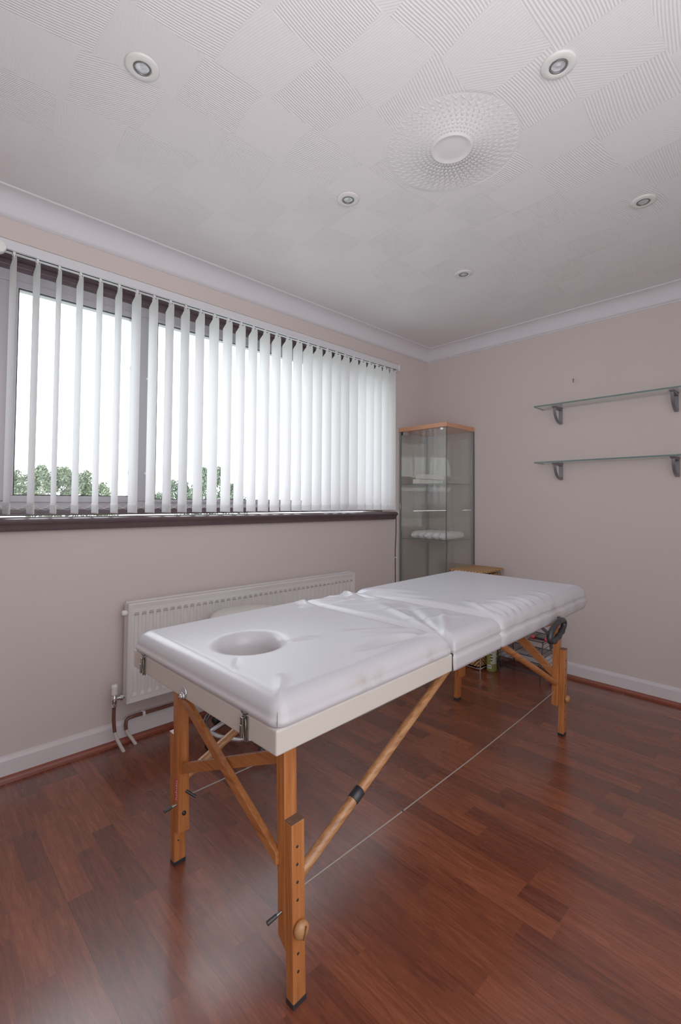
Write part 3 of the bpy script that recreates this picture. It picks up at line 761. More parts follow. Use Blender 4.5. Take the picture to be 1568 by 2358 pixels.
def pad(u0, u1, w0, w1, zb_, zt_, r, rc, disp, hole=None, nang=360, crease=None, bulge=0.0):
    """rounded pad: rings from the hole (or centre) out over the top, round the edge and down the sides"""
    cu, cw = ((u0+u1)/2, (w0+w1)/2) if not hole else hole[:2]
    def boundary(ins):
        pts = []; a0, a1, b0, b1 = u0+ins, u1-ins, w0+ins, w1-ins
        q = max(.002, rc-ins*.6)
        per = []
        seg = [((a0+q, b0), (a1-q, b0)), ('c', (a1-q, b0+q), -PI/2), ((a1, b0+q), (a1, b1-q)), ('c', (a1-q, b1-q), 0), ((a1-q, b1), (a0+q, b1)), ('c', (a0+q, b1-q), PI/2), ((a0, b1-q), (a0, b0+q)), ('c', (a0+q, b0+q), PI)]
        # fixed number of samples per segment so rings correspond
        LU = int(nang*.5*(u1-u0)/((u1-u0)+(w1-w0))*.9); LW = int(nang*.5*(w1-w0)/((u1-u0)+(w1-w0))*.9); LC = 8
        for s in seg:
            if s[0] == 'c':
                for k in range(LC):
                    a = s[2]+PI/2*k/LC; pts.append((s[1][0]+q*math.cos(a), s[1][1]+q*math.sin(a)))
            else:
                horiz = abs(s[0][1]-s[1][1]) < 1e-9
                n_ = LU if horiz else LW
                for k in range(n_):
                    t = k/n_; pts.append((s[0][0]+(s[1][0]-s[0][0])*t, s[0][1]+(s[1][1]-s[0][1])*t))
        return pts
    top = boundary(r); n_ = len(top); rings = []
    if hole:
        hr, hR, hz = hole[2], hole[3], hole[4]
        dirs = []
        for (a, b) in top:
            d = math.atan2(b-cw, a-cu); dirs.append((math.cos(d), math.sin(d)))
        rings.append([(cu+c_*hr*.98, cw+s_*hr*.98, hz) for c_, s_ in dirs])
        rings.append([(cu+c_*hr, cw+s_*hr, hz+.02) for c_, s_ in dirs])
        rings.append([(cu+c_*hr, cw+s_*hr, zt_-.034) for c_, s_ in dirs])
        for k in range(1, 8):
            a = k/8*PI/2
            rings.append([(cu+c_*(hR-(hR-hr)*math.cos(a)), cw+s_*(hR-(hR-hr)*math.cos(a)), zt_-.034*(1-math.sin(a))) for c_, s_ in dirs])
        base = [(cu+c_*hR, cw+s_*hR) for c_, s_ in dirs]
    else:
        base = [(cu, cw)]*n_
    NR = 46
    for k in range(0 if hole else 1, NR+1):
        t = k/NR; t = 1-(1-t)**1.25
        rings.append([(base[i][0]+(top[i][0]-base[i][0])*t, base[i][1]+(top[i][1]-base[i][1])*t, zt_) for i in range(n_)])
    for k in range(1, 10):
        a = k/9*PI/2; B = boundary(r*(1-math.sin(a)))
        rings.append([(x, y, zt_-r*.9*(1-math.cos(a))) for x, y in B])
    nside = 9; zs0 = zt_-r*.9
    for k in range(1, nside+1):
        t = k/nside; z = zs0+(zb_-zs0)*t
        B = boundary(-bulge*math.sin(PI*t) if not crease else (.0045 if abs(z-crease) < .005 else -bulge*math.sin(PI*t)))
        rings.append([(x, y, z) for x, y in B])
    B = boundary(.012); rings.append([(x, y, zb_) for x, y in B])
    vs = []
    for R_ in rings:
        for (x, y, z) in R_:
            f = max(0., min(1., (z-zb_)/(zt_-zb_)))
            x2, y2, z2 = disp(x, y, z, f); vs.append(T(x2, y2, z2))
    fs = []
    for i in range(len(rings)-1):
        for k in range(n_):
            l = (k+1) % n_; fs.append((i*n_+k, (i+1)*n_+k, (i+1)*n_+l, i*n_+l))
    mb = MB(); 
    if not hole:
        vs.insert(0, T(*disp(cu, cw, zt_, 1.)))
        fs = [tuple(i+1 for i in f) for f in fs]
        fs += [(0, 1+(k+1) % n_, 1+k)[::-1] for k in range(n_)]
    mb.add(vs, fs, True)
    return mb
S1, S2 = .664, .977
nrm = random.Random(5)
def disp_near(u, w_, z, f):
    h = 0
    if f > .35:
        g_ = (f-.35)/.65
        h += bump_(u, w_, (.655, .02), (.44, .14), .013, .0065)*g_
        h += bump_(u, w_, (.655, .05), (.36, .10), .012, -.006)*g_
        h += bump_(u, w_, (.655, .085), (.44, .22), .016, .0045)*g_
        h += bump_(u, w_, (.60, .60), (.66, .68), .020, .008)*g_
        h += bump_(u, w_, (.56, .58), (.64, .60), .018, .0035)*g_
        h += .0025*math.sin(PI*min(1, max(0, u/.66)))*math.sin(PI*min(1, max(0, w_/.7)))*g_*3
        e = max(0, (u-.60)/.064); h -= .010*e*e*g_+.010*max(0, (u-.652)/.012)**2*g_
        # tension creases about the face hole
        h += bump_(u, w_, (.255, .27), (.33, .25), .010, .003)*g_
        h += bump_(u, w_, (.085, .27), (.04, .21), .009, -.002)*g_
        # tuck at the near corner
        h += bump_(u, w_, (.03, .03), (.09, .10), .010, .003)*g_
    return (u, w_, z+h)
def disp_mid(u, w_, z, f):
    h = 0
    if f > .5:
        g_ = (f-.5)/.5
        for a, b, wd, hh in (((.672,.03),(.93,.20),.014,.006), ((.672,.05),(.90,.34),.016,-.006), ((.675,.08),(.84,.42),.016,.005), ((.70,.66),(.80,.50),.014,.006), ((.76,.69),(.86,.52),.013,-.006),
                             ((.90,.69),(.84,.55),.016,.011), ((.95,.68),(.90,.50),.013,-.005), ((.80,.69),(.90,.44),.011,.004), ((.73,.40),(.95,.26),.012,-.003), ((.69,.22),(.9,.12),.012,.003), ((.70,.58),(.95,.40),.012,.003)):
            h += bump_(u, w_, a, b, wd, hh)*g_
        e1 = max(0, 1-(u-S1)/.030); e2 = max(0, 1-(S2-u)/.030)
        h -= (.014*e1*e1+.012*e2*e2)*g_
        h -= .004*g_
    return (u, w_, z+h)
def disp_far(u, w_, z, f):
    h = 0
    if f > .5:
        g_ = (f-.5)/.5
        e1 = max(0, 1-(u-S2)/.05); h -= (.009*e1*e1+.008*max(0, 1-(u-S2)/.014)**2)*g_
        for u_, ln, hh, wd in ((1.040,.15,.0075,.012), (1.098,.11,.0060,.011), (1.152,.14,.0068,.013), (1.222,.09,.0048,.012), (1.285,.12,.0044,.015), (1.372,.08,.0030,.016), (1.47,.10,.0024,.018)):
            h += bump_(u, w_, (u_, .002), (u_+.045, ln), wd, hh)*g_
            h += bump_(u, w_, (u_+.028, .002), (u_+.07, ln*.8), wd*.9, -hh*.55)*g_
        h += bump_(u, w_, (.985, .02), (1.10, .20), .012, .006)*g_
        h += bump_(u, w_, (.99, .66), (1.12, .46), .013, .005)*g_
        h += bump_(u, w_, (.985, .62), (1.05, .35), .014, -.005)*g_
        h += .006*math.sin(PI*min(1, max(0, (u-.98)/.89)))*math.sin(PI*min(1, max(0, w_/.7)))*g_
    # side folds in the draped skirt
    s_ = 0
    if w_ < .03 and f < .75: s_ = .0022*math.sin((u-.98)*46+z*25)*math.sin(PI*min(1, f/.75))
    ww = w_+s_-(.012 if w_ < .2 else 0)*max(0, (u-1.2)/.67)*(1-abs(f-.5))
    return (u, ww, z+h)
# near frame (wooden case wrapped in vinyl)
def frame_ring(u0, u1, z0, z1, t=.022, name='case_frame'):
    mb = MB()
    mb.box((u0, 0, z0), (u1, t, z1), Tv).box((u0, TW-t, z0), (u1, TW, z1), Tv).box((u0, t, z0), (u0+t, TW-t, z1), Tv).box((u1-t, t, z0), (u1, TW-t, z1), Tv)
    mb.box((u0+t, t, z1-.010), (u1-t, TW-t, z1-.004), Tv)
    return mb
ZB, ZF, ZT = .600, .652, .706
fr = MB()
t = .020; u0, u1 = 0, S1-.003
# ring with rounded upper edge and an opening under the face hole
o4 = [(u0,0),(u1,0),(u1,TW),(u0,TW)]; i4 = [(u0+t,t),(u1-t,t),(u1-t,TW-t),(u0+t,TW-t)]; za, zb2 = ZB, ZF-.001
fr.add([T(a, b, z) for q_ in (o4, i4) for z in (za, zb2) for a, b in q_],
       [f for k in range(4) for l in ((k+1) % 4,) for f in ((k, l, 4+l, 4+k), (8+l, 8+k, 12+k, 12+l), (4+k, 4+l, 12+l, 12+k), (l, k, 8+k, 8+l))])
fr.build('case_frame', M['vinylframe'], table, bevel=.0045, seg=3)
HU, HW = .176, .348
pn = pad(0.0, S1, -.001, TW+.002, ZF, ZT+.002, .042, .030, disp_near, hole=(HU, HW, .079, .112, .622), bulge=.004)
po = pn.build('near_cushion', M['vinyl'], table)
# dark seam at the near corner and the gap line under the cushion
c0 = [(T(.0055, .0045, z)+Vector((-.0016, -.0016, 0))) for z in (ZF+.003, ZF+.012, ZF+.024, ZF+.034)]
MB().tube(c0, [.0006,.0008,.0008,.0004], 6).build('corner_seam', simple('seam_thread', (120,106,104), .6), po)
# second lower plug wall seen through the face hole
mb = MB(); n_ = 48
mb.lathe([(.0795, .606), (.078, .625), (.0795, .650)], (0,0,0), n_)
mb.v = [tuple(T(HU+x, HW+y, z)) for x, y, z in mb.v]
mb.build('face_hole_lining', M['vinyl'], table)
MB().box((t,t,ZB+.004),(u1-t,HW-.084,ZB+.010),Tv).box((t,HW+.084,ZB+.004),(u1-t,TW-t,ZB+.010),Tv).box((t,HW-.084,ZB+.004),(HU-.083,HW+.084,ZB+.010),Tv).box((HU+.083,HW-.084,ZB+.004),(u1-t,HW+.084,ZB+.010),Tv).build('base_board', M['vinylframe'], table)
pad(S1+.002, S2-.001, -.004, TW+.002, ZB, ZT, .036, .008, disp_mid, crease=.652, nang=300, bulge=.003).build('middle_cushion', M['vinyl'], table)
pad(S2+.001, TL, -.006, TW+.004, ZB, ZT+.001, .044, .026, disp_far, crease=.6535, nang=420, bulge=.006).build('far_cushion', M['vinyl'], table)
# toggle latches on the end
def latch(w_, lab=None):
    ub = -.0015
    r_ = MB().box((-.003, w_-.010, ZB-.002), (0, w_+.010, ZF-.004), Tv).build('latch', M['steel'], table, bevel=.0008)
    mb = MB()
    loop = [(-.006, w_-.008, ZB+.004), (-.007, w_-.008, ZF-.012), (-.006, w_-.004, ZF-.005), (-.006, w_+.001, ZF-.012), (-.006, w_+.001, ZB+.006), (-.006, w_-.003, ZB-.002)]
    mb.tube([Tv(q) for q in loop], .0013, 6, closed=True)
    mb.build('latch_loop', M['steel'], r_)
    MB().box((-.010, w_+.000, ZB+.012), (-.003, w_+.009, ZF-.006), Tv).box((-.012, w_+.001, ZB+.003), (-.006, w_+.008, ZB+.030), Tv).build('latch_lever', M['steel'], r_, bevel=.001)
    MB().tube([Tv(q) for q in ((-.005, w_-.011, ZF+.004), (-.006, w_, ZF+.001), (-.005, w_+.012, ZF+.003))], .0017, 6).build('latch_pin', M['blackwire'], r_)
    return r_
latch(.104); latch(.622)
# pivot bolt plate
bw, bz = .376, .612
pl = MB(); q = []
for k in range(24):
    a = 2*PI*k/24; q.append((.012*math.cos(a), (.014 if math.sin(a) > 0 else .010)*math.sin(a)))
vsn = [T(-.004, bw+x, bz+.006+y) for x, y in q]+[T(.0, bw+x, bz+.006+y) for x, y in q]
pl.add(vsn, [tuple(range(24)), tuple(range(24, 48))[::-1]]+[(i, 24+i, 24+(i+1) % 24, (i+1) % 24) for i in range(24)])
plo = pl.build('pivot_plate', M['chrome'], table, bevel=.001)
MB().lathe([(0,-.016),(.0035,-.0155),(.006,-.012),(.0065,-.009),(.0095,-.009),(.0095,-.004),(0,-.004)], T(0, bw, bz-.002), 18, 'x').build('bolt', M['chrome'], plo)

# legs -------------------------------------------------------------
def leg(name_u, side, far):
    """side: 0 = right (w small), 1 = left. lower slat on the outside, upper post on the inside"""
    if side == 0: wl0, wl1, wu0, wu1 = .062, .087, .087, .116
    else: wl0, wl1, wu0, wu1 = .626, .651, .598, .626
    if not far:
        f = lambda z: .1035-.025*z
        th = .0365
    else:
        f = lambda z: 1.768+.085*z
        th = .037
    zup0, zup1 = (.108 if not far else .135), .628
    root_mb = MB()
    ch_ = .020 if not far else 0
    # upper post with a chamfered foot
    def ring(z, w0, w1, off=0): return [T(f(z)-off, w0, z), T(f(z)+th-off, w0, z), T(f(z)+th-off, w1, z), T(f(z)-off, w1, z)]
    uo = 0 if not far else .012
    if side == 0: bot = [T(f(zup0)-uo, wu0, zup0), T(f(zup0)+th-uo, wu0, zup0), T(f(zup0)+th-uo, wu1, zup0+ch_), T(f(zup0)-uo, wu1, zup0+ch_)]
    else: bot = ring(zup0, wu0, wu1, uo)
    root_mb.hexa(bot, ring(zup1-.03, wu0, wu1, uo))
    lg = root_mb.build('leg', M['leg'], table, bevel=.002)
    lo = MB().hexa(ring(.010, wl0, wl1), ring(.395, wl0, wl1)).build('leg_extension', M['leg'], lg, bevel=.002)
    cp = MB().hexa([v for v in [T(f(0)-.001, wl0-.001, 0), T(f(0)+th+.001, wl0-.001, 0), T(f(0)+th+.001, wl1+.001, 0), T(f(0)-.001, wl1+.001, 0)]], [T(f(0)-.001, wl0-.001, .012), T(f(0)+th+.001, wl0-.001, .012), T(f(0)+th+.001, wl1+.001, .012), T(f(0)-.001, wl1+.001, .012)])
    cp.build('rubber_foot', M['black'], lg, bevel=.0015)
    # end-grain cap
    cap = M['print'] if (side == 1 and not far) else M['endgrain']
    MB().hexa(ring(.395, wl0, wl1), ring(.3965, wl0, wl1)).build('end_grain', cap, lg)
    # adjustment holes on the outer face
    wo = wl0 if side == 0 else wl1; sg = -1 if side == 0 else 1
    hs = MB()
    for k in range(8 if side == 0 else 3):
        z = .0745+.0385*k
        if side == 0 and k in (3,): continue
        hs.lathe([(0, sg*.0006), (.0033, sg*.0006), (.0033, 0)], T(f(z)+th*.40, wo, z), 12, 'y')
    hs.build('adjustment_holes', M['dark'], lg)
    # wing knob
    if side == 0:
        z = .170; c = T(f(z)+th*.45, wl0, z)
        rk = .019 if not far else .017
        kb = MB().lathe([(0,-.022),(rk*.55,-.021),(rk*.9,-.016),(rk,-.010),(rk*.85,-.004),(rk*.4,0),(0,0)], c, 24, 'y')
        ko = kb.build('wing_knob', M['knob'], lg)
        MB().bar(c+Vector((.0035, -.0225, .013)), c+Vector((-.0035, -.0225, -.013)), .0035, .002, (1,0,0)).build('groove_shade_bar', simple('knob_shadow', (110,68,36), .5), ko)  # dark bar on the knob, shade of the groove put into its colour
    if side == 1 and not far:
        z = .165; c = T(f(z)+th*.5, wu0, z)
        MB().lathe([(0,-.005),(.006,-.004),(.0065,0)], c, 18, 'y').build('bolt_head', M['black'], lg)
        MB().lathe([(0,-.001),(.0025,-.001),(.0025,0)], T(f(.045)+th*.35, wl0, .072), 10, 'y').build('peg_hole', M['dark'], lg)
        lb = MB().box((f(.25)-.0012, wu0+.004, .206), (f(.25)+.002, wu0+.017, .272), Tv).build('sticker', M['redlabel'], lg)
        mb = MB()
        for k in range(9): mb.box((f(.25)-.0016, wu0+.0045, .209+k*.0066), (f(.25)-.0011, wu0+(.009 if k % 3 else .012), .2115+k*.0066), Tv)
        mb.build('sticker_print', M['print'], lb)
    # peg sticking out of the end face
    if not far:
        wc = (wu0+wu1)/2 if side == 0 else wu0+.012; z = .188 if side == 0 else .192
        a = T(f(z), wc, z); b_ = T(f(z)-.036, wc+.004, z-.006)
        pg = MB().tube([a, a.lerp(b_, .45)], .0034, 10).build('peg', M['steel'], lg)
        MB().tube([a.lerp(b_, .35), b_], [.0046, .005], 12).build('peg_sleeve', M['black'], pg)
        if side == 0:
            z = .245; a = T(f(z)+th*.6, wu1, z); b_ = T(f(z)+th*.5, wu1+.010, z)
        else:
            z = .215; a = T(f(z)+th*.7, wu0, z+.012); b_ = T(f(z)+th+.012, wu0-.018, z-.008)
        MB().tube([a, b_], .0042, 12).build('cable_toggle', M['black'], lg)
    return lg
M['endgrain'] = simple('dark_end_grain', (92,66,52), .6, noise=.15, nscale=120)
leg('near', 0, False); leg('near', 1, False); leg('far', 0, True); leg('far', 1, True)

# end braces
def flat(a, b, wide, thick, mat, name='end_brace'):
    return MB().bar(a, b, wide, thick, Vector((0,0,1))).build(name, mat, table, bevel=.0018)
# near end: slim diagonal from the pivot plate down to the right leg, wider rail from left leg up to right leg
def quadbar(pts_lo, pts_hi, u0, th):
    # quad in the (w, z) plane extruded along u
    P = list(pts_lo)+list(pts_hi)
    vs = [T(u0, a, b) for a, b in P]+[T(u0+th, a, b) for a, b in P]
    return MB().add(vs, [(0,1,2,3), (7,6,5,4), (0,4,5,1), (1,5,6,2), (2,6,7,3), (3,7,4,0)])
quadbar([(.600,.5215), (.535,.5190)], [(.110,.314), (.110,.287)], .088, .016).build('end_brace', M['bracey'], table, bevel=.0018)
quadbar([(.600,.281), (.600,.312)], [(.110,.537), (.110,.506)], .1075, .015).build('end_rail', M['bracey'], table, bevel=.0018)
# far end mirrors it
quadbar([(.45,.520), (.36,.520)], [(.112,.297), (.112,.258)], 1.782, .016).build('end_brace', M['bracey'], table, bevel=.0018)
quadbar([(.600,.281), (.600,.312)], [(.112,.537), (.112,.506)], 1.802, .015).build('end_rail', M['bracey'], table, bevel=.0018)

# long round braces from each leg up under the frame
def rod(a, b, r, worn):
    a, b = Vector(a), Vector(b)
    o = MB().tube([a+(b-a)*k/12 for k in range(13)], r, 14).build('side_brace', M['rod'] if worn else M['brace'], table)
    c = a.lerp(b, .272 if worn else .31); d = (b-a).normalized()
    if worn: MB().tube([c-d*.017, c-d*.015, c+d*.015, c+d*.017], [r+.0004, r+.0022, r+.0022, r+.0004], 14).build('brace_sleeve', M['black'], o)
    return o
rod(T(.128, .100, .232), T(.93, .100, .612), .0135, True)
rod(T(.128, .612, .262), T(.93, .602, .612), .0125, True)
rod(T(1.790, .100, .232), T(1.06, .100, .612), .0135, False)
rod(T(1.790, .602, .232), T(1.06, .602, .612), .0125, False)
# cords between near and far legs
for w_ in (.104, .605):
    c = MB().tube([T(.130, w_, .207), T(.55, w_, .196), T(.95, w_, .190), T(1.40, w_, .191), T(1.79, w_, .197)], .0017, 6).build('support_cord', M['cord'], table)
    if w_ < .3: MB().lathe([(0,-.004),(.003,-.002),(.003,.002),(0,.004)], T(.555, w_, .196), 10).build('cord_bead', M['dark'], c)
# bottom sides seen between cushions: hinge gap
MB().box((S1-.003, .0, ZB+.002), (S1+.002, .012, ZF-.002), Tv).build('hinge_gap', M['dark'], table)
# carry handle on the far half
hc = T(1.425, -.034, .580); mb = MB(); pts = []
for k in range(28):
    a = 2*PI*k/28
    pts.append(hc+U*(.082*math.cos(a))+Vector((0,0,.029*math.sin(a)+.016*math.cos(a)))-V*(.010*math.sin(a)*0))
rs_ = [.0120+(.0020*math.sin(k*2.4) if 14 < k < 27 else 0) for k in range(28)]
mb.tube(pts, rs_, 12, closed=True)
hd = mb.build('carry_handle', M['black'], table)
mb = MB().bar(hc-U*.078+Vector((0,0,-.012)), hc-U*.062+Vector((0,0,-.062)), .022, .004, U)
mb.bar(hc+U*.070+Vector((0,0,.030)), T(1.50, -.004, .622), .022, .004, U)
mb.bar(hc-U*.082+Vector((0,0,.0)), T(1.335, -.004, .605), .022, .004, U)
mb.build('strap', M['black'], hd)

# ------------------------------------------------------------------ stool behind the table
SC = Vector((-1.885, -.345, 0))
st = empty('swivel_stool', SC, 'round swivel stool with cream seat and chrome base behind the massage table', 'stool')
MB().lathe([(0,.512),(.155,.512),(.178,.518),(.188,.532),(.190,.550),(.182,.565),(.160,.571),(0,.573)], SC, 48).build('seat', M['cream'], st)
MB().lathe([(0,.498),(.17,.498),(.185,.506),(.186,.516),(.17,.520),(0,.520)], SC, 48).build('seat_rim', M['chrome'], st)
MB().tube([SC+Vector((0,0,.10)), SC+Vector((0,0,.30))], .024, 20).tube([SC+Vector((0,0,.28)), SC+Vector((0,0,.49))], .014, 16).build('gas_column', M['chrome'], st)
rg = [SC+Vector((.205*math.cos(2*PI*k/48), .205*math.sin(2*PI*k/48), .075)) for k in range(48)]
MB().tube(rg, .011, 12, closed=True).build('base_ring', M['chrome'], st)
for k in range(5):
    a = math.radians(108+72*k); d = Vector((math.cos(a), math.sin(a), 0))
    MB().tube([SC+d*.02+Vector((0,0,.125)), SC+d*.09+Vector((0,0,.108)), SC+d*.205+Vector((0,0,.078))], .0125, 12).build('leg', M['chrome'], st)
    c = SC+d*.208
    wh = MB().lathe([(0,-.012),(.018,-.012),(.021,-.008),(.021,.008),(.018,.012),(0,.012)], c+Vector((0,0,.0215)), 18, 'y')
    wh.tube([c+Vector((0,0,.03)), c+Vector((0,0,.066))], .006, 8)
    wh.build('caster', M['black'], st)

# ------------------------------------------------------------------ wicker drawer tower beside the cabinet
tx0, tx1, ty0, ty1 = -.330, -.050, -.655, -.440; tt = .640
wt = empty('wicker_drawer_tower', ((tx0+tx1)/2, (ty0+ty1)/2, 0), 'narrow wicker drawer tower on a chrome frame beside the glass cabinet', 'drawer unit')
MB().box((tx0-.025, ty0-.022, tt-.010), (tx1+.01, ty1+.008, tt+.004)).build('lid', M['wicker'], wt, bevel=.004)
mb = MB()
for x in (tx0, tx1):
    for y in (ty0, ty1): mb.tube([(x, y, 0), (x, y, tt-.004)], .004, 8)
for z in (.012, .165, .32, .475):
    mb.tube([(tx0, ty0, z), (tx1, ty0, z), (tx1, ty1, z), (tx0, ty1, z)], .0038, 8, closed=True)
mb.tube([(tx1+.006, ty0-.018, .45), (tx1+.006, ty0-.018, tt)], .003, 6)
mb.build('metal_frame', M['chrome'], wt)
for z in (.020, .173, .328, .483):
    dr = MB(); a, b_, c_, d_ = tx0+.008, tx1-.008, ty0+.010, ty1-.010
    dr.box((a, c_, z), (a+.008, d_, z+.125)).box((b_-.008, c_, z), (b_, d_, z+.125)).box((a+.008, c_, z), (b_-.008, c_+.008, z+.125)).box((a+.008, d_-.008, z), (b_-.008, d_, z+.125)).box((a+.008, c_+.008, z), (b_-.008, d_-.008, z+.008))
    do = dr.build('drawer', M['wicker'], wt, bevel=.003)
    MB().tube([(a+.002, c_-.002, z+.125), (b_-.002, c_-.002, z+.125), (b_-.002, d_, z+.125), (a+.002, d_, z+.125)], .005, 8, closed=True).build('drawer_rim', M['wicker'], do)

# ------------------------------------------------------------------ bottle
BC = Vector((-.262, -.699, 0))
bt = empty('bottle', BC, 'pale green plastic bottle with printed label on the floor beside the wicker tower', 'bottle')
MB().lathe([(0,0),(.028,0),(.033,.004),(.033,.14),(.031,.158),(.020,.178),(.012,.186),(.012,.196),(0,.196)], BC, 28).build('body', M['bottle'], bt)
lbm = MB()
def arc(mb, r_, a0, a1, z0_, z1_, n_=10):
    vs = []
    for k in range(n_+1):
        a = a0+(a1-a0)*k/n_
        for z in (z0_, z1_): vs.append(BC+Vector((r_*math.cos(a), r_*math.sin(a), z)))
    mb.add(vs, [(2*k, 2*k+2, 2*k+3, 2*k+1) for k in range(n_)], True)
va = math.atan2(-2.269-BC.y, -3.149-BC.x)
arc(lbm, .0334, va-.2, va+1.1, .052, .135)
lo_ = lbm.build('label', M['bottletop'], bt)
mb = MB(); arc(mb, .0337, va-.9, va-.05, .022, .045); mb.build('barcode_patch', M['papertape'], lo_)
mb = MB()
for k in range(5): arc(mb, .0339, va-.80+k*.14, va-.80+k*.14+.08, .027, .040, 2)
for k in range(4): arc(mb, .0338, va-.3, va+.15+.1*(k % 2), .070+k*.018, .078+k*.018, 3)
mb.build('label_print', simple('dark_print', (60,66,50), .5), lo_)
MB().lathe([(0,0),(.014,0),(.014,.022),(.005,.024),(.005,.04),(0,.04)], BC+Vector((0,0,.194)), 16).build('cap', M['plastic'], bt)

# ------------------------------------------------------------------ black wire rack
kx0, kx1, ky0, ky1 = -.252, -.040, -1.012, -.748; kz = .255
rk_ = empty('wire_rack', ((kx0+kx1)/2, (ky0+ky1)/2, 0), 'small black wire rack with three tiers standing against the right wall', 'rack')
mb = MB(); dy = .022
for x in (kx0, kx1):
    for y, s_ in ((ky0, -1), (ky1, 1)):
        mb.tube([(x, y, 0), (x, y+s_*dy*.9, kz), (x, y+s_*dy*.9, kz+.02 if x == kx1 else kz)], .0032, 8)
mb.build('post', M['blackwire'], rk_)
for z in (.045, .150, kz-.006):
    mb = MB(); o_ = dy*.9*z/kz
    a, b_ = ky0-o_, ky1+o_
    mb.tube([(kx0, a, z), (kx1, a, z), (kx1, b_, z), (kx0, b_, z)], .0026, 6, closed=True)
    for k in range(1, 12):
        x = kx0+(kx1-kx0)*k/12; mb.tube([(x, a, z), (x, b_, z)], .0014, 5)
    for k in range(1, 3):
        y = a+(b_-a)*k/3; mb.tube([(kx0, y, z-.002), (kx1, y, z-.002)], .002, 5)
    mb.build('shelf', M['blackwire'], rk_)
mb = MB()
for y, s_ in ((ky0, -1), (ky1, 1)):
    for k in range(1, 9):
        z = .03*k; yy = y+s_*dy*.9*z/kz; mb.tube([(kx0, yy, z-.004), (kx1, yy, z+.004)], .0017, 5)
mb.build('side_ladder', M['blackwire'], rk_)
mb = MB(); y0_, y1_ = ky1-.085, ky1-.004
mb.tube([(kx0-.035, y0_, .10), (kx0-.035, y1_, .10), (kx0, y1_, .105), (kx0, y0_, .105)], .003, 6, closed=True)
for k in range(6): mb.tube([(kx0-.035, y0_+(y1_-y0_)*k/5, .10), (kx0-.03, y0_+(y1_-y0_)*k/5, .05), (kx0, y0_+(y1_-y0_)*k/5, .045)], .0016, 5)
mb.build('front_basket', M['blackwire'], rk_)
# black grip with red ends lying on the top tier
ga = Vector((-.215, -.975, kz+.009)); gb = Vector((-.225, -1.055+.02, kz+.009))
gr = empty('hand_grip', ga.lerp(gb, .5), 'short black hand grip with red ends lying on top of the wire rack', 'hand grip')
ga = Vector((-.225, -.972, kz+.009)); gb = Vector((-.225, -1.036, kz+.009))
MB().tube([ga, gb], .0065, 12).build('grip', M['black'], gr)
MB().tube([ga+Vector((0,.026,0)), ga+Vector((0,.018,0)), ga], [.007,.0125,.0125], 14).build('end_cap', M['red'], gr)
MB().tube([gb, gb+Vector((0,-.012,0)), gb+Vector((0,-.018,0))], [.0125,.0125,.007], 14).build('end_cap', M['red'], gr)
# pale stand-in for an unidentified object on the floor by the rack
ms = empty('unidentified_device', (-.215, -1.06, 0), 'pale plastic hand-held device with black end on the floor behind the far leg', 'device')
MB().tube([(-.258, -1.050, .045), (-.250, -1.051, .043), (-.228, -1.055, .034), (-.206, -1.060, .024)], [.006,.014,.016,.014], 14).build('body', M['bluewhite'], ms)
MB().tube([(-.206, -1.060, .024), (-.194, -1.063, .019), (-.184, -1.066, .015)], [.015,.0155,.010], 14).build('end_cap', M['black'], ms)

# ------------------------------------------------------------------ outside: trees beyond the window
def tree(cx, cy, zg, hgt, wid, mat, lab, seed, blobs):
    rd = random.Random(seed)
    root = empty('tree', (cx, cy, zg), lab, 'tree', 'trees outside the window')
    tr = MB().tube([(cx, cy, zg), (cx+.1, cy, zg+hgt*.35), (cx, cy, zg+hgt*.7)], [.22,.17,.08], 8)
    for k in range(9):
        a = rd.random()*2*PI; z = zg+hgt*(.38+.04*k)
        tr.tube([(cx, cy, z), (cx+math.cos(a)*wid*.22, cy+math.sin(a)*wid*.2, z+hgt*.14), (cx+math.cos(a)*wid*.38, cy+math.sin(a)*wid*.35, z+hgt*.24)], [.07,.05,.02], 5)
    tr.build('trunk', M['bark'], root)
    lf = MB(); vs = []; fs = []
    for bx, bz, br, cnt in blobs:
        for k in range(cnt):
            while True:
                d = Vector((rd.uniform(-1,1), rd.uniform(-1,1), rd.uniform(-1,1)))
                if d.length < 1: break
            # leave gaps: cluster leaves around sub-centres
            sub = Vector((math.sin(k*12.9898+seed)*.5, math.sin(k*78.233+seed)*.5, math.sin(k*37.719)*.5))
            q = math.floor((math.sin(k % 23*91.7+bx*3)*.5+.5)*1000)/1000
            sc_ = Vector((math.sin((k % 23)*5.1+bx), math.cos((k % 23)*3.7+bz), math.sin((k % 23)*2.3+br)))*.72
            p = Vector((cx+bx, cy, bz))+(sc_+d*.36)*br
            s_ = rd.uniform(.03, .075); n_ = Vector((rd.uniform(-1,1), rd.uniform(-1,1), rd.uniform(-1,1))).normalized(); t_ = n_.orthogonal().normalized(); b2 = n_.cross(t_)
            i0 = len(vs); vs += [p-t_*s_, p+b2*s_*.55, p+t_*s_, p-b2*s_*.55]; fs.append((i0, i0+1, i0+2, i0+3))
    lf.add(vs, fs, False).build('foliage', mat, root)
GZ = -3.2
tree(1.2, 16, GZ, 5.0, 3.2, M['leaf'], 'leafy green tree outside seen through the left window pane', 11,
     [(-1.15, 1.55, .50, 2000), (-.35, 1.78, .46, 2400), (.45, 1.60, .50, 2200), (1.15, 1.25, .45, 1600), (-.3, .7, .9, 2400), (.9, .55, .9, 1800)])
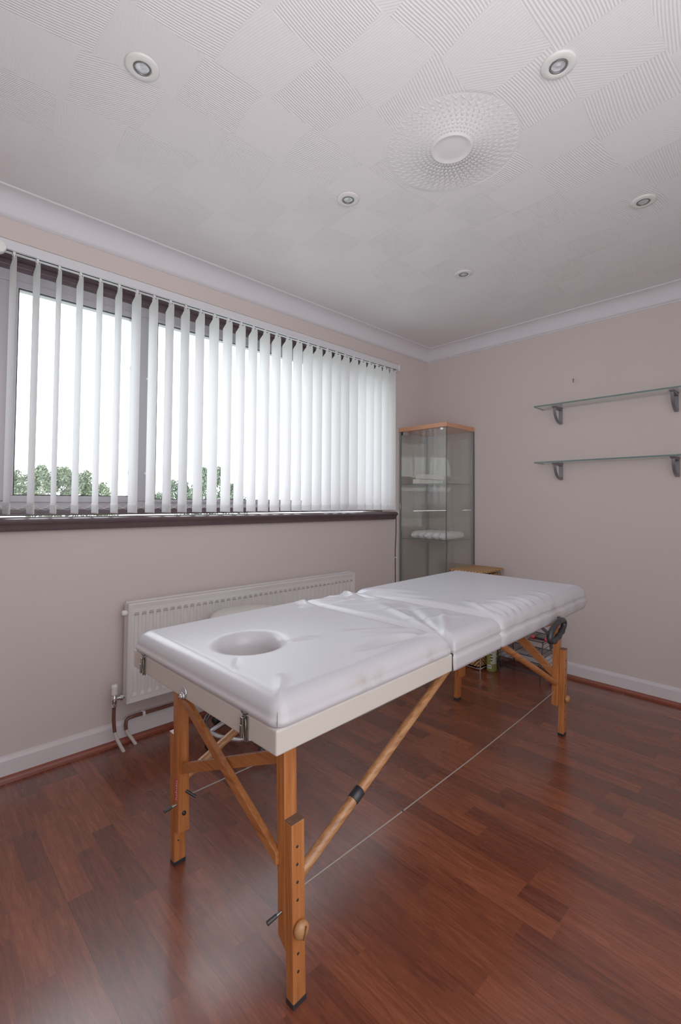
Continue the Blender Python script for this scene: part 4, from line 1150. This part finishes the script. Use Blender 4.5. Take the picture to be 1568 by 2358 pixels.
tree(6.6, 16, GZ, 5.0, 3.0, M['leaf2'], 'leafy green tree outside seen through the wide middle window pane', 23,
     [(-2.0, 1.0, .40, 1300), (-1.4, 1.5, .42, 1800), (-.7, 1.35, .5, 1600), (.0, 2.05, .42, 2400), (.55, 2.1, .45, 2400), (1.2, 1.35, .5, 2000), (-.4, .7, .9, 2400), (.9, .7, .9, 1800)])
ground = MB().add([(-60, .4, GZ), (60, .4, GZ), (60, 90, GZ), (-60, 90, GZ)], [(0,1,2,3)]).build('ground', M['outdoor'], org=(0, 20, GZ)); struct(ground)

# ------------------------------------------------------------------ light
W = bpy.data.worlds.new('sky'); S.world = W; W.use_nodes = True
nt = W.node_tree; bg = nt.nodes['Background']
tc = N(nt, 'ShaderNodeTexCoord'); sp = N(nt, 'ShaderNodeSeparateXYZ'); L(nt, tc.outputs['Generated'], sp.inputs[0])
rm = N(nt, 'ShaderNodeValToRGB'); e = rm.color_ramp.elements
e[0].position = .48; e[0].color = (.86,.88,.93,1); e[1].position = .8; e[1].color = (.90,.93,1.0,1)
L(nt, mathn(nt, 'ADD', mathn(nt, 'MULTIPLY', sp.outputs[2], .5), .5), rm.inputs[0]); L(nt, rm.outputs[0], bg.inputs[0])
bg.inputs[1].default_value = 4.3

def area(name, loc, tgt, sx, sy, power, col):
    l = bpy.data.lights.new(name, 'AREA'); l.shape = 'RECTANGLE'; l.size = sx; l.size_y = sy; l.energy = power; l.color = col
    o = bpy.data.objects.new(name, l); link(o); o.location = loc
    d = Vector(tgt)-Vector(loc); o.rotation_euler = d.to_track_quat('-Z', 'Y').to_euler(); o['kind'] = 'helper'
    return o
area('added_ceiling_fill', (-3.0, -2.2, 1.55), (-2.6, -1.7, 2.315), .9, .9, 8, (.96, .96, 1))  # added fill behind the camera aimed at the ceiling, not a real flash
area('added_back_fill', (-2.0, -2.66, 1.25), (-1.6, 0, 1.15), 2.6, 1.9, 23, (.98, .97, 1))  # added fill in front of the solid back wall, no doorway there

# ------------------------------------------------------------------ camera
cam = bpy.data.cameras.new('camera'); co = bpy.data.objects.new('camera', cam); link(co); S.camera = co
yaw, pitch, roll, f = .80682, .03233, .00703, 1088.12
fw = Vector((math.cos(yaw)*math.cos(pitch), math.sin(yaw)*math.cos(pitch), math.sin(pitch)))
r0 = Vector((math.sin(yaw), -math.cos(yaw), 0)); u0_ = r0.cross(fw)
r = r0*math.cos(roll)+u0_*math.sin(roll); u = -r0*math.sin(roll)+u0_*math.cos(roll)
m = Matrix((r, u, -fw)).transposed().to_4x4(); m.translation = (-3.14943, -2.26885, 1.10)
co.matrix_world = m
cam.sensor_fit = 'HORIZONTAL'; cam.sensor_width = 36; cam.lens = f/1568*36
cam.shift_x = (784-783.6)/1568; cam.shift_y = (1119.23-1179)/1568
cam.clip_start = .01

S.view_settings.view_transform = 'Standard'; S.view_settings.look = 'None'
S.view_settings.exposure = .40; S.view_settings.gamma = 1.3
S.cycles.max_bounces = 10; S.cycles.diffuse_bounces = 5; S.cycles.transparent_max_bounces = 24; S.cycles.glossy_bounces = 5
S.cycles.sample_clamp_indirect = 6
S.cycles.use_denoising = True
